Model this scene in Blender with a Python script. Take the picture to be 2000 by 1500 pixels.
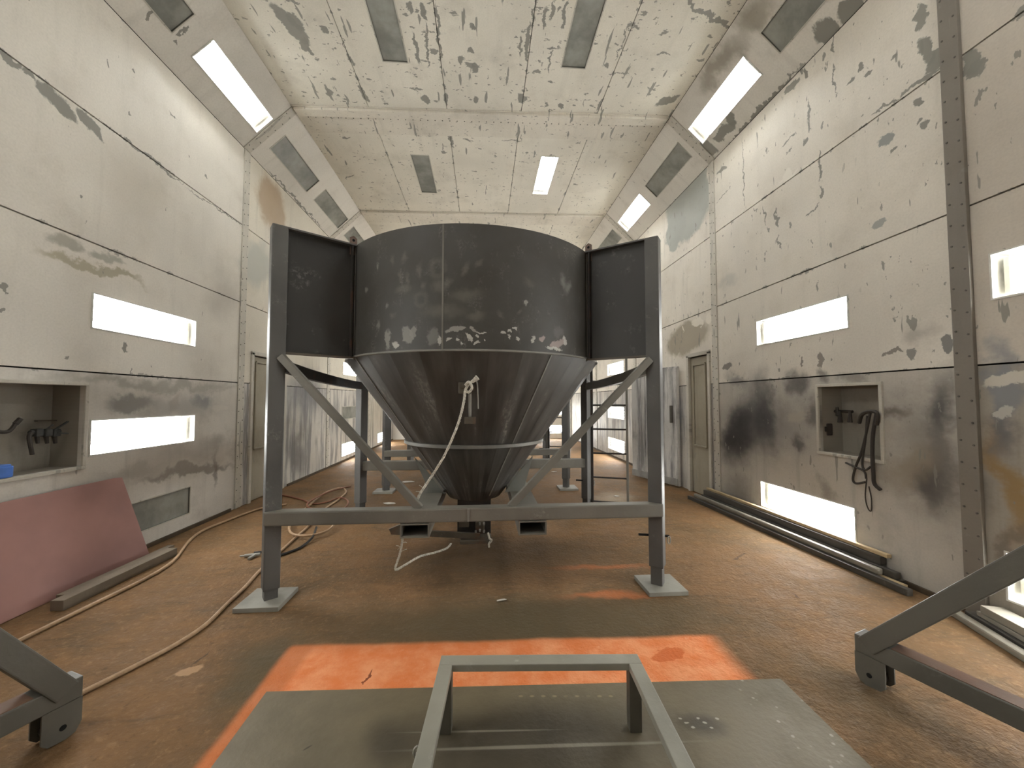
import bpy, bmesh, math, random
from mathutils import Vector, Matrix
random.seed(7)
for o in list(bpy.data.objects): bpy.data.objects.remove(o)
S = bpy.context.scene
COL = S.collection
# ------------------------------------------------------------------ camera
FPX, CAMH = 750.0, 1.5
YAW, PITCH = math.radians(4.267), math.radians(2.367)
cd = bpy.data.cameras.new('camera'); cam = bpy.data.objects.new('camera', cd); COL.objects.link(cam)
cd.sensor_width = 36; cd.lens = 36 * FPX / 2000; cd.clip_start = 0.02
cam.location = (0, 0, CAMH); cam.rotation_euler = (math.pi / 2 + PITCH, 0, -YAW)
S.camera = cam
# ------------------------------------------------------------------ world, exposure
w = bpy.data.worlds.new('world'); S.world = w; w.use_nodes = True
w.node_tree.nodes['Background'].inputs[0].default_value = (0.9, 0.95, 1, 1)
w.node_tree.nodes['Background'].inputs[1].default_value = 0.3
S.view_settings.view_transform = 'Standard'; S.view_settings.look = 'None'
S.view_settings.gamma = 1; S.view_settings.use_curve_mapping = False
S.view_settings.exposure = 1.34
TUBE_STRENGTH = 26.0
# ------------------------------------------------------------------ pixel helpers (2000x1500 frame)
_s, _c, _sp, _cp = math.sin(YAW), math.cos(YAW), math.sin(PITCH), math.cos(PITCH)
RV = Vector((_c, -_s, 0)); UV = Vector((-_s * _sp, -_c * _sp, _cp)); FV = Vector((_s * _cp, _c * _cp, _sp))
C0 = Vector((0, 0, CAMH))
def ray(u, v): return RV * ((u - 1000) / FPX) - UV * ((v - 750) / FPX) + FV
def onz(u, v, z=0.0): d = ray(u, v); return C0 + d * ((z - CAMH) / d.z)
def onx(u, v, x): d = ray(u, v); return C0 + d * (x / d.x)
def ony(u, v, y): d = ray(u, v); return C0 + d * (y / d.y)
# ------------------------------------------------------------------ room dimensions
WL, WR, ZT, ZC, XC = -3.40, 3.42, 5.08, 5.71, 2.76
YB, YE = -3.5, 14.8
# ------------------------------------------------------------------ node helpers
def srgb(r, g, b):
    f = lambda c: (c / 255 / 12.92) if c / 255 <= 0.04045 else ((c / 255 + 0.055) / 1.055) ** 2.4
    return (f(r), f(g), f(b), 1)
class NT:
    def __init__(s, name):
        s.m = bpy.data.materials.new(name); s.m.use_nodes = True
        s.t = s.m.node_tree; s.b = s.t.nodes['Principled BSDF']; s.out = s.t.nodes['Material Output']
    def n(s, typ, **kw):
        x = s.t.nodes.new(typ)
        for k, v in kw.items(): setattr(x, k, v)
        return x
    def L(s, a, b): s.t.links.new(a, b)
    def put(s, sock, v):
        if hasattr(v, 'is_output'): s.L(v, sock)
        else: sock.default_value = v
    def math(s, op, a, b=0.0, c=None, clamp=False):
        x = s.n('ShaderNodeMath', operation=op, use_clamp=clamp); s.put(x.inputs[0], a); s.put(x.inputs[1], b)
        if c is not None: s.put(x.inputs[2], c)
        return x.outputs[0]
    def vmath(s, op, a, b=None):
        x = s.n('ShaderNodeVectorMath', operation=op); s.put(x.inputs[0], a)
        if b is not None: s.put(x.inputs[1], b)
        return x.outputs[1] if op in ('LENGTH', 'DISTANCE') else x.outputs[0]
    def noise(s, vec, scale, detail=3, rough=0.55, col=False, dist=0.0):
        x = s.n('ShaderNodeTexNoise'); s.L(vec, x.inputs['Vector']); x.inputs['Scale'].default_value = scale
        x.inputs['Detail'].default_value = detail; x.inputs['Roughness'].default_value = rough; x.inputs['Distortion'].default_value = dist
        return x.outputs['Color' if col else 'Fac']
    def ramp(s, v, a, b, lo=0.0, hi=1.0):
        x = s.n('ShaderNodeMapRange', interpolation_type='SMOOTHSTEP'); s.put(x.inputs[0], v)
        x.inputs[1].default_value = a; x.inputs[2].default_value = b; x.inputs[3].default_value = lo; x.inputs[4].default_value = hi
        return x.outputs[0]
    def mix(s, fac, a, b):
        x = s.n('ShaderNodeMix', data_type='RGBA'); s.put(x.inputs[0], fac); s.put(x.inputs[6], a); s.put(x.inputs[7], b)
        return x.outputs[2]
    def mapping(s, vec, loc=(0, 0, 0), rot=(0, 0, 0), scale=(1, 1, 1), typ='POINT'):
        x = s.n('ShaderNodeMapping', vector_type=typ); s.L(vec, x.inputs[0])
        x.inputs[1].default_value = loc; x.inputs[2].default_value = rot; x.inputs[3].default_value = scale
        return x.outputs[0]
    def pos(s): return s.n('ShaderNodeNewGeometry').outputs['Position']
    def obj(s): return s.n('ShaderNodeTexCoord').outputs['Object']
    def plane2(s, i, j):
        """world position flattened to the surface's own two axes"""
        sp = s.n('ShaderNodeSeparateXYZ'); s.L(s.pos(), sp.inputs[0]); cb = s.n('ShaderNodeCombineXYZ')
        s.L(sp.outputs[i], cb.inputs[0]); s.L(sp.outputs[j], cb.inputs[1]); return cb.outputs[0]
    def blob(s, vec, col, B):
        """B = (cx, cy, rx, ry, rot, soft, colour, strength)"""
        cx, cy, rx, ry, rot, soft, c, st = B
        ln = s.vmath('LENGTH', s.mapping(vec, (cx, cy, 0), (0, 0, rot), (rx, ry, 1), 'TEXTURE'))
        return s.mix(s.ramp(ln, max(0.0, 1 - soft), 1 + soft * 0.4, st, 0.0), col, c)
    def warp(s, vec, scale, amp, detail=4):
        n = s.noise(vec, scale, detail, 0.6, col=True)
        x = s.n('ShaderNodeVectorMath', operation='MULTIPLY_ADD'); s.L(n, x.inputs[0])
        x.inputs[1].default_value = (amp, amp, 0); x.inputs[2].default_value = (-amp / 2, -amp / 2, 0)
        return s.vmath('ADD', vec, x.outputs[0])
    def bump(s, h, strength=0.2, dist=0.01):
        x = s.n('ShaderNodeBump'); x.inputs['Strength'].default_value = strength; x.inputs['Distance'].default_value = dist
        s.L(h, x.inputs['Height']); s.L(x.outputs[0], s.b.inputs['Normal'])
    def fin(s, col, rough=0.6, metal=0.0, spec=0.4):
        s.put(s.b.inputs['Base Color'], col); s.put(s.b.inputs['Roughness'], rough)
        s.b.inputs['Metallic'].default_value = metal; s.b.inputs['Specular IOR Level'].default_value = spec
        return s.m
# ------------------------------------------------------------------ mesh helpers
def finish(bm, smooth=False, angle=None):
    bmesh.ops.recalc_face_normals(bm, faces=bm.faces)
    for f in bm.faces: f.smooth = smooth
    return bm
def obj(name, bm, mat, parent=None, smooth=False, norm=True):
    if norm: bmesh.ops.recalc_face_normals(bm, faces=bm.faces)
    for f in bm.faces: f.smooth = smooth
    me = bpy.data.meshes.new(name); bm.to_mesh(me); bm.free(); me.materials.append(mat)
    if smooth:
        try: me.set_sharp_from_angle(angle=math.radians(40))
        except Exception: pass
    o = bpy.data.objects.new(name, me); COL.objects.link(o)
    if parent: o.parent = parent
    return o
def share(name, src, parent, mw=None):
    o = bpy.data.objects.new(name, src.data); COL.objects.link(o); o.parent = parent
    if mw is not None: o.matrix_local = mw
    return o
def empty(name, loc=(0, 0, 0), rz=0.0):
    o = bpy.data.objects.new(name, None); COL.objects.link(o); o.location = loc; o.rotation_euler = (0, 0, rz); o.empty_display_size = 0.1
    return o
def tag(o, label=None, cat=None, group=None, kind=None):
    if label: o['label'] = label
    if cat: o['category'] = cat
    if group: o['group'] = group
    if kind: o['kind'] = kind
    return o
def copy_tree(o, parent=None):
    c = o.copy(); COL.objects.link(c); c.parent = parent
    for ch in o.children: copy_tree(ch, c)
    return c
def box(bm, c, s, rz=0.0, bev=0.0, M=None):
    m = Matrix.Translation(Vector(c)) @ Matrix.Rotation(rz, 4, 'Z') @ Matrix.Diagonal((s[0], s[1], s[2], 1))
    if M is not None: m = M @ m
    r = bmesh.ops.create_cube(bm, size=1, matrix=m)
    if bev > 0:
        es = {e for v in r['verts'] for e in v.link_edges}
        bmesh.ops.bevel(bm, geom=list(es), offset=bev, segments=2, affect='EDGES', profile=0.6)
    return bm
def bar(bm, p0, p1, w, h, bev=0.0, up=(0, 0, 1), ext=0.0):
    p0, p1 = Vector(p0), Vector(p1); d = (p1 - p0); L = d.length + 2 * ext; d.normalize()
    upv = Vector(up); x = d.cross(upv)
    if x.length < 1e-4: x = Vector((1, 0, 0))
    x.normalize(); z = x.cross(d)
    M = Matrix((x, d, z)).transposed().to_4x4(); M.translation = (p0 + p1) / 2
    return box(bm, (0, 0, 0), (w, L, h), 0, bev, M)
def cyl(bm, p0, p1, r, seg=12, r2=None):
    p0, p1 = Vector(p0), Vector(p1); d = p1 - p0
    M = Matrix.Translation((p0 + p1) / 2) @ d.to_track_quat('Z', 'Y').to_matrix().to_4x4()
    bmesh.ops.create_cone(bm, cap_ends=True, segments=seg, radius1=r, radius2=r if r2 is None else r2, depth=d.length, matrix=M)
    return bm
def smooth_path(pts, n=6):
    P = [Vector(p) for p in pts]; P = [P[0] * 2 - P[1]] + P + [P[-1] * 2 - P[-2]]; out = []
    for i in range(1, len(P) - 2):
        a, b, c, d = P[i - 1:i + 3]
        for k in range(n):
            t = k / n
            out.append(0.5 * (2 * b + (c - a) * t + (2 * a - 5 * b + 4 * c - d) * t * t + (3 * b - a - 3 * c + d) * t ** 3))
    out.append(P[-2]); return out
def sweep(bm, pts, r, seg=8, n=6, twist=None):
    P = smooth_path(pts, n) if n else [Vector(p) for p in pts]
    t = (P[1] - P[0]).normalized(); x = t.orthogonal().normalized(); rings = []
    for i, p in enumerate(P):
        t2 = (P[min(i + 1, len(P) - 1)] - P[max(i - 1, 0)]).normalized()
        x = (x - t2 * x.dot(t2)).normalized(); y = t2.cross(x)
        rr = r(i) if callable(r) else r
        rings.append([bm.verts.new(p + (x * math.cos(a) + y * math.sin(a)) * rr) for a in [2 * math.pi * k / seg for k in range(seg)]])
    for A, B in zip(rings, rings[1:]):
        for k in range(seg): bm.faces.new((A[k], A[(k + 1) % seg], B[(k + 1) % seg], B[k]))
    bm.faces.new(rings[0][::-1]); bm.faces.new(rings[-1]); return bm
def prism(bm, poly, t, axis):
    """polygon of 3D points thickened by t along axis"""
    a = Vector(axis).normalized() * t / 2
    A = [bm.verts.new(Vector(p) - a) for p in poly]; B = [bm.verts.new(Vector(p) + a) for p in poly]
    bm.faces.new(A[::-1]); bm.faces.new(B); n = len(poly)
    for i in range(n): bm.faces.new((A[i], A[(i + 1) % n], B[(i + 1) % n], B[i]))
    return bm
class Frame:
    """a surface of the room: origin, in-plane axes a and b, normal into the room"""
    def __init__(s, O, a, b, n): s.O, s.a, s.b, s.n = Vector(O), Vector(a).normalized(), Vector(b).normalized(), Vector(n).normalized()
    def P(s, a, b, n=0.0): return s.O + s.a * a + s.b * b + s.n * n
    def M(s, a, b, n=0.0):
        bb = s.b if s.a.cross(s.b).dot(s.n) > 0 else -s.b
        m = Matrix((s.a, bb, s.n)).transposed().to_4x4(); m.translation = s.P(a, b, n); return m
FL = Frame((WL, 0, 0), (0, 1, 0), (0, 0, 1), (1, 0, 0))
FR = Frame((WR, 0, 0), (0, 1, 0), (0, 0, 1), (-1, 0, 0))
FC = Frame((0, 0, ZC), (0, 1, 0), (1, 0, 0), (0, 0, -1))
_d = Vector((-XC - WL, 0, ZC - ZT)); FSL = Frame((WL, 0, ZT), (0, 1, 0), _d, (_d.z, 0, -_d.x))
_d = Vector((XC - WR, 0, ZC - ZT)); FSR = Frame((WR, 0, ZT), (0, 1, 0), _d, (-_d.z * -1 * -1, 0, _d.x))
FE = Frame((0, YE, 0), (1, 0, 0), (0, 0, 1), (0, -1, 0))
SLEN = _d.length
def panel(name, F, a0, a1, b0, b1, mat, parent, holes=(), gap=0.006, depth=0.03, skew=None):
    """a sheet with a real edge, its openings cut out"""
    bm = bmesh.new(); a0 += gap; a1 -= gap; b0 += gap; b1 -= gap
    H = [(max(a0, h[0]), min(a1, h[1]), max(b0, h[2]), min(b1, h[3])) for h in holes if h[0] < a1 and h[1] > a0 and h[2] < b1 and h[3] > b0]
    As = sorted({a0, a1} | {h[0] for h in H} | {h[1] for h in H}); Bs = sorted({b0, b1} | {h[2] for h in H} | {h[3] for h in H})
    V = {}
    def v(i, j):
        if (i, j) not in V: V[i, j] = bm.verts.new(F.P(As[i], Bs[j]))
        return V[i, j]
    for i in range(len(As) - 1):
        for j in range(len(Bs) - 1):
            ca, cb = (As[i] + As[i + 1]) / 2, (Bs[j] + Bs[j + 1]) / 2
            if any(h[0] < ca < h[1] and h[2] < cb < h[3] for h in H): continue
            bm.faces.new((v(i, j), v(i + 1, j), v(i + 1, j + 1), v(i, j + 1)))
    be = [e for e in bm.edges if len(e.link_faces) == 1]
    r = bmesh.ops.extrude_edge_only(bm, edges=be)
    for q in [g for g in r['geom'] if isinstance(g, bmesh.types.BMVert)]: q.co -= F.n * depth
    return obj(name, bm, mat, parent)
# ------------------------------------------------------------------ materials
def painted(name, plane, base, blobs=(), chip=0.64, chips=1.0, streak=0.5, grime=0.35, dirt=srgb(120, 112, 100), chipcol=srgb(128, 126, 118), aniso=(1.4, 0.7), soft=(), rough=0.55, top=(), edges=None, heavy=0.0, fine_chip=0.0):
    """worn booth paint: tone drift, faint runs, chips down to grey, placed marks"""
    N = NT(name); P = N.plane2(*plane)
    col = N.mix(N.ramp(N.noise(P, 0.7, 4), 0.35, 0.7), base, tuple(c * 0.86 for c in base[:3]) + (1,))
    run = N.noise(N.mapping(P, scale=(5, 0.45, 1)), 1.6, 4, 0.6)
    col = N.mix(N.math('MULTIPLY', N.ramp(run, 0.52, 0.78), streak), col, tuple(c * 0.72 for c in base[:3]) + (1,))
    if heavy:
        hv = N.noise(N.mapping(P, loc=(3, 0, 0), scale=(3.2, 0.28, 1)), 2.2, 5, 0.65)
        col = N.mix(N.ramp(hv, 0.44, 0.62, 0, heavy), col, srgb(98, 97, 98)); col = N.mix(N.ramp(hv, 0.40, 0.32, 0, heavy * 0.7), col, srgb(222, 218, 210))
    g = N.noise(P, 1.7, 5, 0.65)
    col = N.mix(N.math('MULTIPLY', N.ramp(g, 0.5, 0.8), grime), col, dirt)
    fine = N.noise(P, 60, 2)
    col = N.mix(N.ramp(fine, 0.3, 0.8, 0.0, 0.10), col, srgb(90, 85, 78))
    Pw = N.warp(P, 3.0, 0.45, 5)
    for B in soft: col = N.blob(Pw, col, B)
    if chips > 0:
        c1 = N.noise(N.mapping(P, scale=(aniso[0], aniso[1], 1)), 4.2, 4, 0.62)
        c2 = N.noise(N.mapping(P, loc=(7, 3, 0), scale=(4.5, 0.7, 1)), 2.6, 3, 0.5)
        m = N.math('MAXIMUM', N.ramp(c1, chip + 0.05, chip + 0.065), N.ramp(c2, chip + 0.07, chip + 0.085))
        if fine_chip:
            c3 = N.noise(N.mapping(P, loc=(1, 9, 0), scale=(aniso[0] * 1.2, aniso[1], 1)), 11, 3, 0.55); c4 = N.noise(P, 1.3, 2)
            m = N.math('MAXIMUM', m, N.math('MULTIPLY', N.ramp(c3, fine_chip, fine_chip + 0.02), N.ramp(c4, 0.42, 0.52)))
        if edges:
            sx = N.n('ShaderNodeSeparateXYZ'); N.L(P, sx.inputs[0]); en = N.noise(P, 6.5, 5, 0.65); dist = None
            for ax, val in edges:
                d = N.math('ABSOLUTE', N.math('SUBTRACT', sx.outputs[ax], val)); dist = d if dist is None else N.math('MINIMUM', dist, d)
            m = N.math('MAXIMUM', m, N.math('LESS_THAN', dist, N.math('MULTIPLY_ADD', en, 0.22, -0.118)))
        col = N.mix(N.math('MULTIPLY', m, chips), col, chipcol)
    if blobs or top:
        Pc = N.warp(N.warp(P, 7.0, 0.16, 4), 26.0, 0.045, 3)
        for B in blobs: col = N.blob(Pc, col, B)
        for B in top: col = N.blob(N.warp(P, 9.0, 0.03, 3), col, B)
    N.bump(N.math('ADD', N.math('MULTIPLY', g, 0.6), N.math('MULTIPLY', fine, 0.08)), 0.25, 0.02)
    return N.fin(col, N.ramp(g, 0.3, 0.7, rough - 0.1, rough + 0.15))
def steel(name, base, scuff, amount=0.5, scale=3.0, rough=0.5, metal=0.0, rust=0.0):
    """primed or mill steel with pale dusty scuffs, in the object's own space"""
    N = NT(name); P = N.obj()
    col = N.mix(N.ramp(N.noise(P, scale * 0.6, 4), 0.35, 0.7), base, tuple(c * 0.7 for c in base[:3]) + (1,))
    s1 = N.ramp(N.noise(P, scale * 2.2, 6, 0.7), 0.55, 0.75); s2 = N.ramp(N.noise(P, scale * 16, 3, 0.7), 0.42, 0.7)
    col = N.mix(N.math('MULTIPLY', N.math('MULTIPLY', s1, s2), amount), col, scuff)
    if rust: col = N.mix(N.ramp(N.noise(P, scale * 1.3, 5, 0.6), 0.52, 0.7, 0, rust), col, srgb(108, 66, 42))
    N.bump(N.noise(P, 45, 3), 0.12, 0.01)
    return N.fin(col, N.ramp(s1, 0, 1, rough, rough + 0.2), metal)
def plain(name, c, rough=0.6, metal=0.0, var=0.15, scale=8):
    N = NT(name); P = N.obj()
    col = N.mix(N.ramp(N.noise(P, scale, 4), 0.3, 0.7), c, tuple(k * (1 - var * 2) for k in c[:3]) + (1,))
    return N.fin(col, rough, metal)
GREY = srgb(128, 126, 118); SMUT = srgb(52, 50, 52); PALE = srgb(216, 210, 198)
def seg(F, pl, uA, vA, uB, vB, wd, soft=0.15, c=GREY, st=0.95):
    """a mark on a surface given by the two ends of its long axis in the photograph"""
    def hit(u, v):
        d = ray(u, v); t = (F.O - C0).dot(F.n) / d.dot(F.n); p = C0 + d * t; return p[pl[0]], p[pl[1]]
    a, b = hit(uA, vA), hit(uB, vB); dx, dy = b[0] - a[0], b[1] - a[1]
    return ((a[0] + b[0]) / 2, (a[1] + b[1]) / 2, max(0.01, math.hypot(dx, dy) / 2), wd, math.atan2(dy, dx), soft, c, st)
def inrect(B, a0, a1, b0, b1, m=0.35):
    R = max(B[2], B[3]) + m; return a0 - R < B[0] < a1 + R and b0 - R < B[1] < b1 + R
PL, PR, PC, PF = (1, 2), (1, 2), (0, 1), (0, 1)
white_metal = plain('fixture_white', srgb(214, 212, 204), 0.45)
def glass_mat(name, tint, dirt, dust=srgb(150, 146, 134)):
    N = NT(name); N.t.nodes.remove(N.b)
    tr = N.n('ShaderNodeBsdfTransparent'); tr.inputs[0].default_value = tint
    gl = N.n('ShaderNodeBsdfGlossy'); gl.inputs['Roughness'].default_value = 0.25
    df = N.n('ShaderNodeBsdfDiffuse'); df.inputs[0].default_value = dust
    m1 = N.n('ShaderNodeMixShader'); m1.inputs[0].default_value = 0.06; N.L(tr.outputs[0], m1.inputs[1]); N.L(gl.outputs[0], m1.inputs[2])
    m2 = N.n('ShaderNodeMixShader'); N.put(m2.inputs[0], N.ramp(N.noise(N.pos(), 2.2, 5, 0.65), 0.3, 0.7, dirt * 0.6, dirt)); N.L(m1.outputs[0], m2.inputs[1]); N.L(df.outputs[0], m2.inputs[2])
    N.L(m2.outputs[0], N.out.inputs[0]); return N.m
glass_lit = glass_mat('cover_glass', (0.97, 0.97, 0.95, 1), 0.10)
glass_dirty = glass_mat('dusty_cover_glass', (0.55, 0.57, 0.54, 1), 0.95, srgb(158, 158, 150))
N = NT('fluorescent_glow'); N.t.nodes.remove(N.b); em = N.n('ShaderNodeEmission'); em.inputs[0].default_value = (0.97, 0.985, 1.0, 1); em.inputs[1].default_value = TUBE_STRENGTH
N.L(em.outputs[0], N.out.inputs[0]); tube_lit = N.m
tube_off = plain('dead_tube', srgb(150, 152, 142), 0.3)
housing_off = plain('dull_housing', srgb(120, 120, 112), 0.6)
socket_mat = plain('tube_socket', srgb(200, 196, 184), 0.5)
trim_mat = painted('trim_paint', (1, 2), srgb(192, 187, 175), chips=0.6, chip=0.58, grime=0.4, aniso=(6, 3))
column_mat = painted('column_paint', (1, 2), srgb(126, 119, 109), chips=0.5, chip=0.6, grime=0.5, aniso=(3, 2))
rivet_mat = plain('rivet_steel', srgb(92, 88, 80), 0.6)
dark_back = plain('joint_shadow', srgb(70, 66, 60), 0.9)
# ------------------------------------------------------------------ light fixtures: where they are in each surface (a0, b0, lit, label)
LA, LB = 1.22, 0.32
FIX = []
def fx(F, a0, b0, lit, label, group=None): FIX.append((F, a0, b0, lit, label, group))
fx(FL, 3.57, 2.12, 1, 'bright white wall light on left wall, upper of the two glowing ones')
fx(FL, 3.60, 1.01, 1, 'bright white wall light on left wall beside the long tool niche')
fx(FL, 3.57, 0.18, 0, 'dark unlit low wall light partly behind the reddish leaning sheet')
fx(FL, 9.58, 2.11, 1, 'small far bright light on left wall at the hopper cone edge')
fx(FL, 9.58, 0.12, 1, 'far low bright light on left wall beside the rear hopper leg')
fx(FL, 12.75, 0.10, 1, 'farthest low bright light on left wall seen behind the diagonal brace')
fx(FL, 9.58, 1.02, 0, 'far unlit wall light on left wall between two glowing ones')
fx(FL, 0.55, 2.12, 1, 'upper wall light on left wall nearer than the picture edge', 'lights outside the picture')
fx(FL, 0.55, 1.01, 0, 'middle wall light on left wall nearer than the picture edge', 'lights outside the picture')
fx(FR, 3.33, 2.17, 1, 'bright white wall light on right wall above the hose niche')
fx(FR, 3.33, 0.19, 1, 'bright low wall light on right wall just above the floor bars')
fx(FR, 1.10, 2.17, 1, 'bright wall light right of the dark riveted column, cut by picture edge')
fx(FR, 1.10, 0.19, 1, 'low wall light behind the right steel stand near picture edge')
fx(FR, 9.13, 2.15, 1, 'far bright light on right wall seen through ladder top')
fx(FR, 9.13, 1.01, 1, 'far bright light on right wall seen through ladder middle')
fx(FR, 9.13, 0.18, 1, 'far bright light on right wall seen low through the ladder')
fx(FR, -1.9, 2.17, 0, 'upper wall light on right wall behind the viewer', 'lights outside the picture')
fx(FL, -2.5, 2.12, 1, 'upper wall light on left wall behind the viewer', 'lights outside the picture')
for i, (y, lit, lab) in enumerate([(-0.2, 1, None), (1.3, 0, None), (2.83, 0, 'dark unlit light in left ceiling slope cut by the top picture edge'),
        (4.31, 1, 'glowing light in the left ceiling slope'), (5.86, 0, 'dark unlit light in left slope just past the riveted joint'),
        (7.35, 0, 'greenish unlit light in left slope above the left wing panel'), (8.92, 0, 'unlit light in left slope peeking over the hopper lug'),
        (10.4, 1, None), (11.97, 0, None), (13.4, 1, None)]):
    fx(FSL, y, 0.265, lit, lab or 'light in the left slope outside the picture or hidden by the hopper', None if lab else 'lights outside the picture')
for i, (y, lit, lab) in enumerate([(-0.4, 0, None), (1.1, 1, None), (2.59, 0, 'dark unlit light in right ceiling slope cut by the top picture edge'),
        (4.07, 1, 'larger glowing light in the right ceiling slope'), (5.58, 0, 'dark unlit light in right slope between two glowing ones'),
        (7.05, 1, 'smaller glowing light in right slope near the hopper top'), (8.6, 0, 'dark unlit light in right slope peeking over the right wing panel'),
        (10.1, 1, None), (11.6, 0, None), (13.2, 1, None)]):
    fx(FSR, y, 0.275, lit, lab or 'light in the right slope outside the picture or hidden by the hopper', None if lab else 'lights outside the picture')
for x, y, lit, lab in [(-1.265, 3.50, 0, 'dark unlit ceiling light left of centre at top picture edge'), (0.965, 3.42, 0, 'dark unlit ceiling light right of centre at top picture edge'),
        (-1.265, 6.53, 0, 'dull greenish unlit ceiling light above the hopper'), (0.98, 6.41, 1, 'glowing ceiling light above the hopper'),
        (-1.265, 0.45, 1, None), (0.965, 0.40, 0, None), (-1.265, 9.6, 1, None), (0.98, 9.5, 1, None), (-1.265, 12.6, 1, None), (0.98, -2.4, 0, None)]:
    fx(FC, y, x, lit, lab or 'ceiling light outside the picture or hidden by the hopper', None if lab else 'lights outside the picture')
fx(FE, 1.9, 0.9, 1, 'lit fixture added for the bright patch on the far end wall behind the second hopper')  # stacked pair added to make the end wall's bright patch, real source unknown
fx(FE, 1.9, 0.2, 1, 'lower lit fixture added for the bright patch on the far end wall behind the second hopper')
# ------------------------------------------------------------------ floor
fsoft, fhard = [], []
OR1, OR2, OLIVE, BROWN = srgb(212, 122, 72), srgb(176, 104, 62), srgb(84, 75, 56), srgb(128, 100, 72)
def fseg(*a, **k): return seg(Frame((0, 0, 0), (1, 0, 0), (0, 1, 0), (0, 0, 1)), PF, *a, **k)
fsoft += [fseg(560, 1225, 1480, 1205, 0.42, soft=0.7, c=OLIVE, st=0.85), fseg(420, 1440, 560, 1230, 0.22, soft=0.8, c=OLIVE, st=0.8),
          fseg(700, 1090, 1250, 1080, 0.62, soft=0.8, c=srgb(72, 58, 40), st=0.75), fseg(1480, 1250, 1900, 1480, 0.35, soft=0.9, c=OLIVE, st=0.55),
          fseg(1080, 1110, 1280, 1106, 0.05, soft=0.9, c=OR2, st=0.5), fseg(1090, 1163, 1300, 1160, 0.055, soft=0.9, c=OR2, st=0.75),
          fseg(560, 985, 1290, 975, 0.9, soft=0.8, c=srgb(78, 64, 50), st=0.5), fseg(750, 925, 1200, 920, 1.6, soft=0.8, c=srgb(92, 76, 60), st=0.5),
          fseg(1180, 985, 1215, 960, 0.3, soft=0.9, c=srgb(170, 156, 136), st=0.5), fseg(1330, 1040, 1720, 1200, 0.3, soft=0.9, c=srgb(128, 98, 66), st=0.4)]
N = NT('worn_brown_floor'); P = N.plane2(0, 1)
g1 = N.noise(P, 1.1, 5, 0.6); g2 = N.noise(P, 5.5, 5, 0.65); g3 = N.noise(N.mapping(P, scale=(1.2, 6, 1)), 2.4, 4, 0.6)
col = N.mix(N.ramp(g1, 0.35, 0.68), srgb(122, 93, 64), srgb(98, 78, 54))
col = N.mix(N.ramp(g2, 0.48, 0.74, 0, 0.5), col, srgb(138, 106, 74))
col = N.mix(N.ramp(g3, 0.52, 0.74, 0, 0.5), col, srgb(80, 68, 50))
col = N.mix(N.ramp(N.noise(P, 24, 4, 0.7), 0.5, 0.72, 0, 0.35), col, srgb(160, 128, 94)); col = N.mix(N.ramp(N.noise(N.mapping(P, loc=(5, 2, 0)), 17, 4, 0.7), 0.56, 0.74, 0, 0.45), col, srgb(70, 56, 40))
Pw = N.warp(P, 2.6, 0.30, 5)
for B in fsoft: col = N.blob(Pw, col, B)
# orange paint left bare by a masked sheet: sharp towards the steel plate, fading into overspray at its other sides
sx = N.n('ShaderNodeSeparateXYZ'); N.L(N.warp(P, 2.2, 0.05, 3), sx.inputs[0]); X, Y = sx.outputs[0], sx.outputs[1]
mo = N.math('MULTIPLY', N.math('MULTIPLY', N.ramp(X, -1.19, -1.14), N.ramp(X, 1.36, 1.52, 1, 0)), N.math('MULTIPLY', N.ramp(N.math('MULTIPLY_ADD', X, .033, Y), 2.435, 2.485, 1, 0), N.ramp(Y, 0.9, 1.0)))
oc = N.mix(N.ramp(N.noise(P, 6, 5, 0.65), 0.35, 0.7), OR1, srgb(224, 150, 106))
oc = N.mix(N.ramp(N.noise(P, 16, 4, 0.7), 0.6, 0.78, 0, 0.5), oc, srgb(230, 180, 148))
oc = N.mix(N.ramp(X, -1.06, -1.0, 0.7, 0), oc, OR2); oc = N.mix(N.ramp(Y, 2.36, 2.5, 0, 0.5), oc, OR2)
col = N.mix(mo, col, oc)
Pc = N.warp(P, 9, 0.10, 4)
for B in [fseg(1272, 1290, 1335, 1268, 0.045, soft=0.12, c=srgb(196, 104, 58)), fseg(340, 1318, 400, 1300, 0.04, soft=0.2, c=srgb(164, 132, 100)), fseg(712, 1338, 728, 1305, 0.006, soft=0.3, c=srgb(120, 60, 34)),
          fseg(1545, 1158, 1565, 1168, 0.01, soft=0.3, c=srgb(92, 70, 50)), fseg(372, 1300, 410, 1270, 0.006, soft=0.3, c=srgb(84, 66, 48)), fseg(1430, 1095, 1460, 1080, 0.012, soft=0.3, c=srgb(90, 70, 50))]:
    col = N.blob(Pc, col, B)
N.bump(N.math('ADD', g2, N.math('MULTIPLY', N.noise(P, 38, 3, 0.6), 0.5)), 0.8, 0.02)
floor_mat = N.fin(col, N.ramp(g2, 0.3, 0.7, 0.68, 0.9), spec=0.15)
bm = bmesh.new(); box(bm, (0, (YB + YE) / 2, -0.1), (9, YE - YB + 1, 0.2)); tag(obj('floor', bm, floor_mat), kind='structure')
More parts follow.
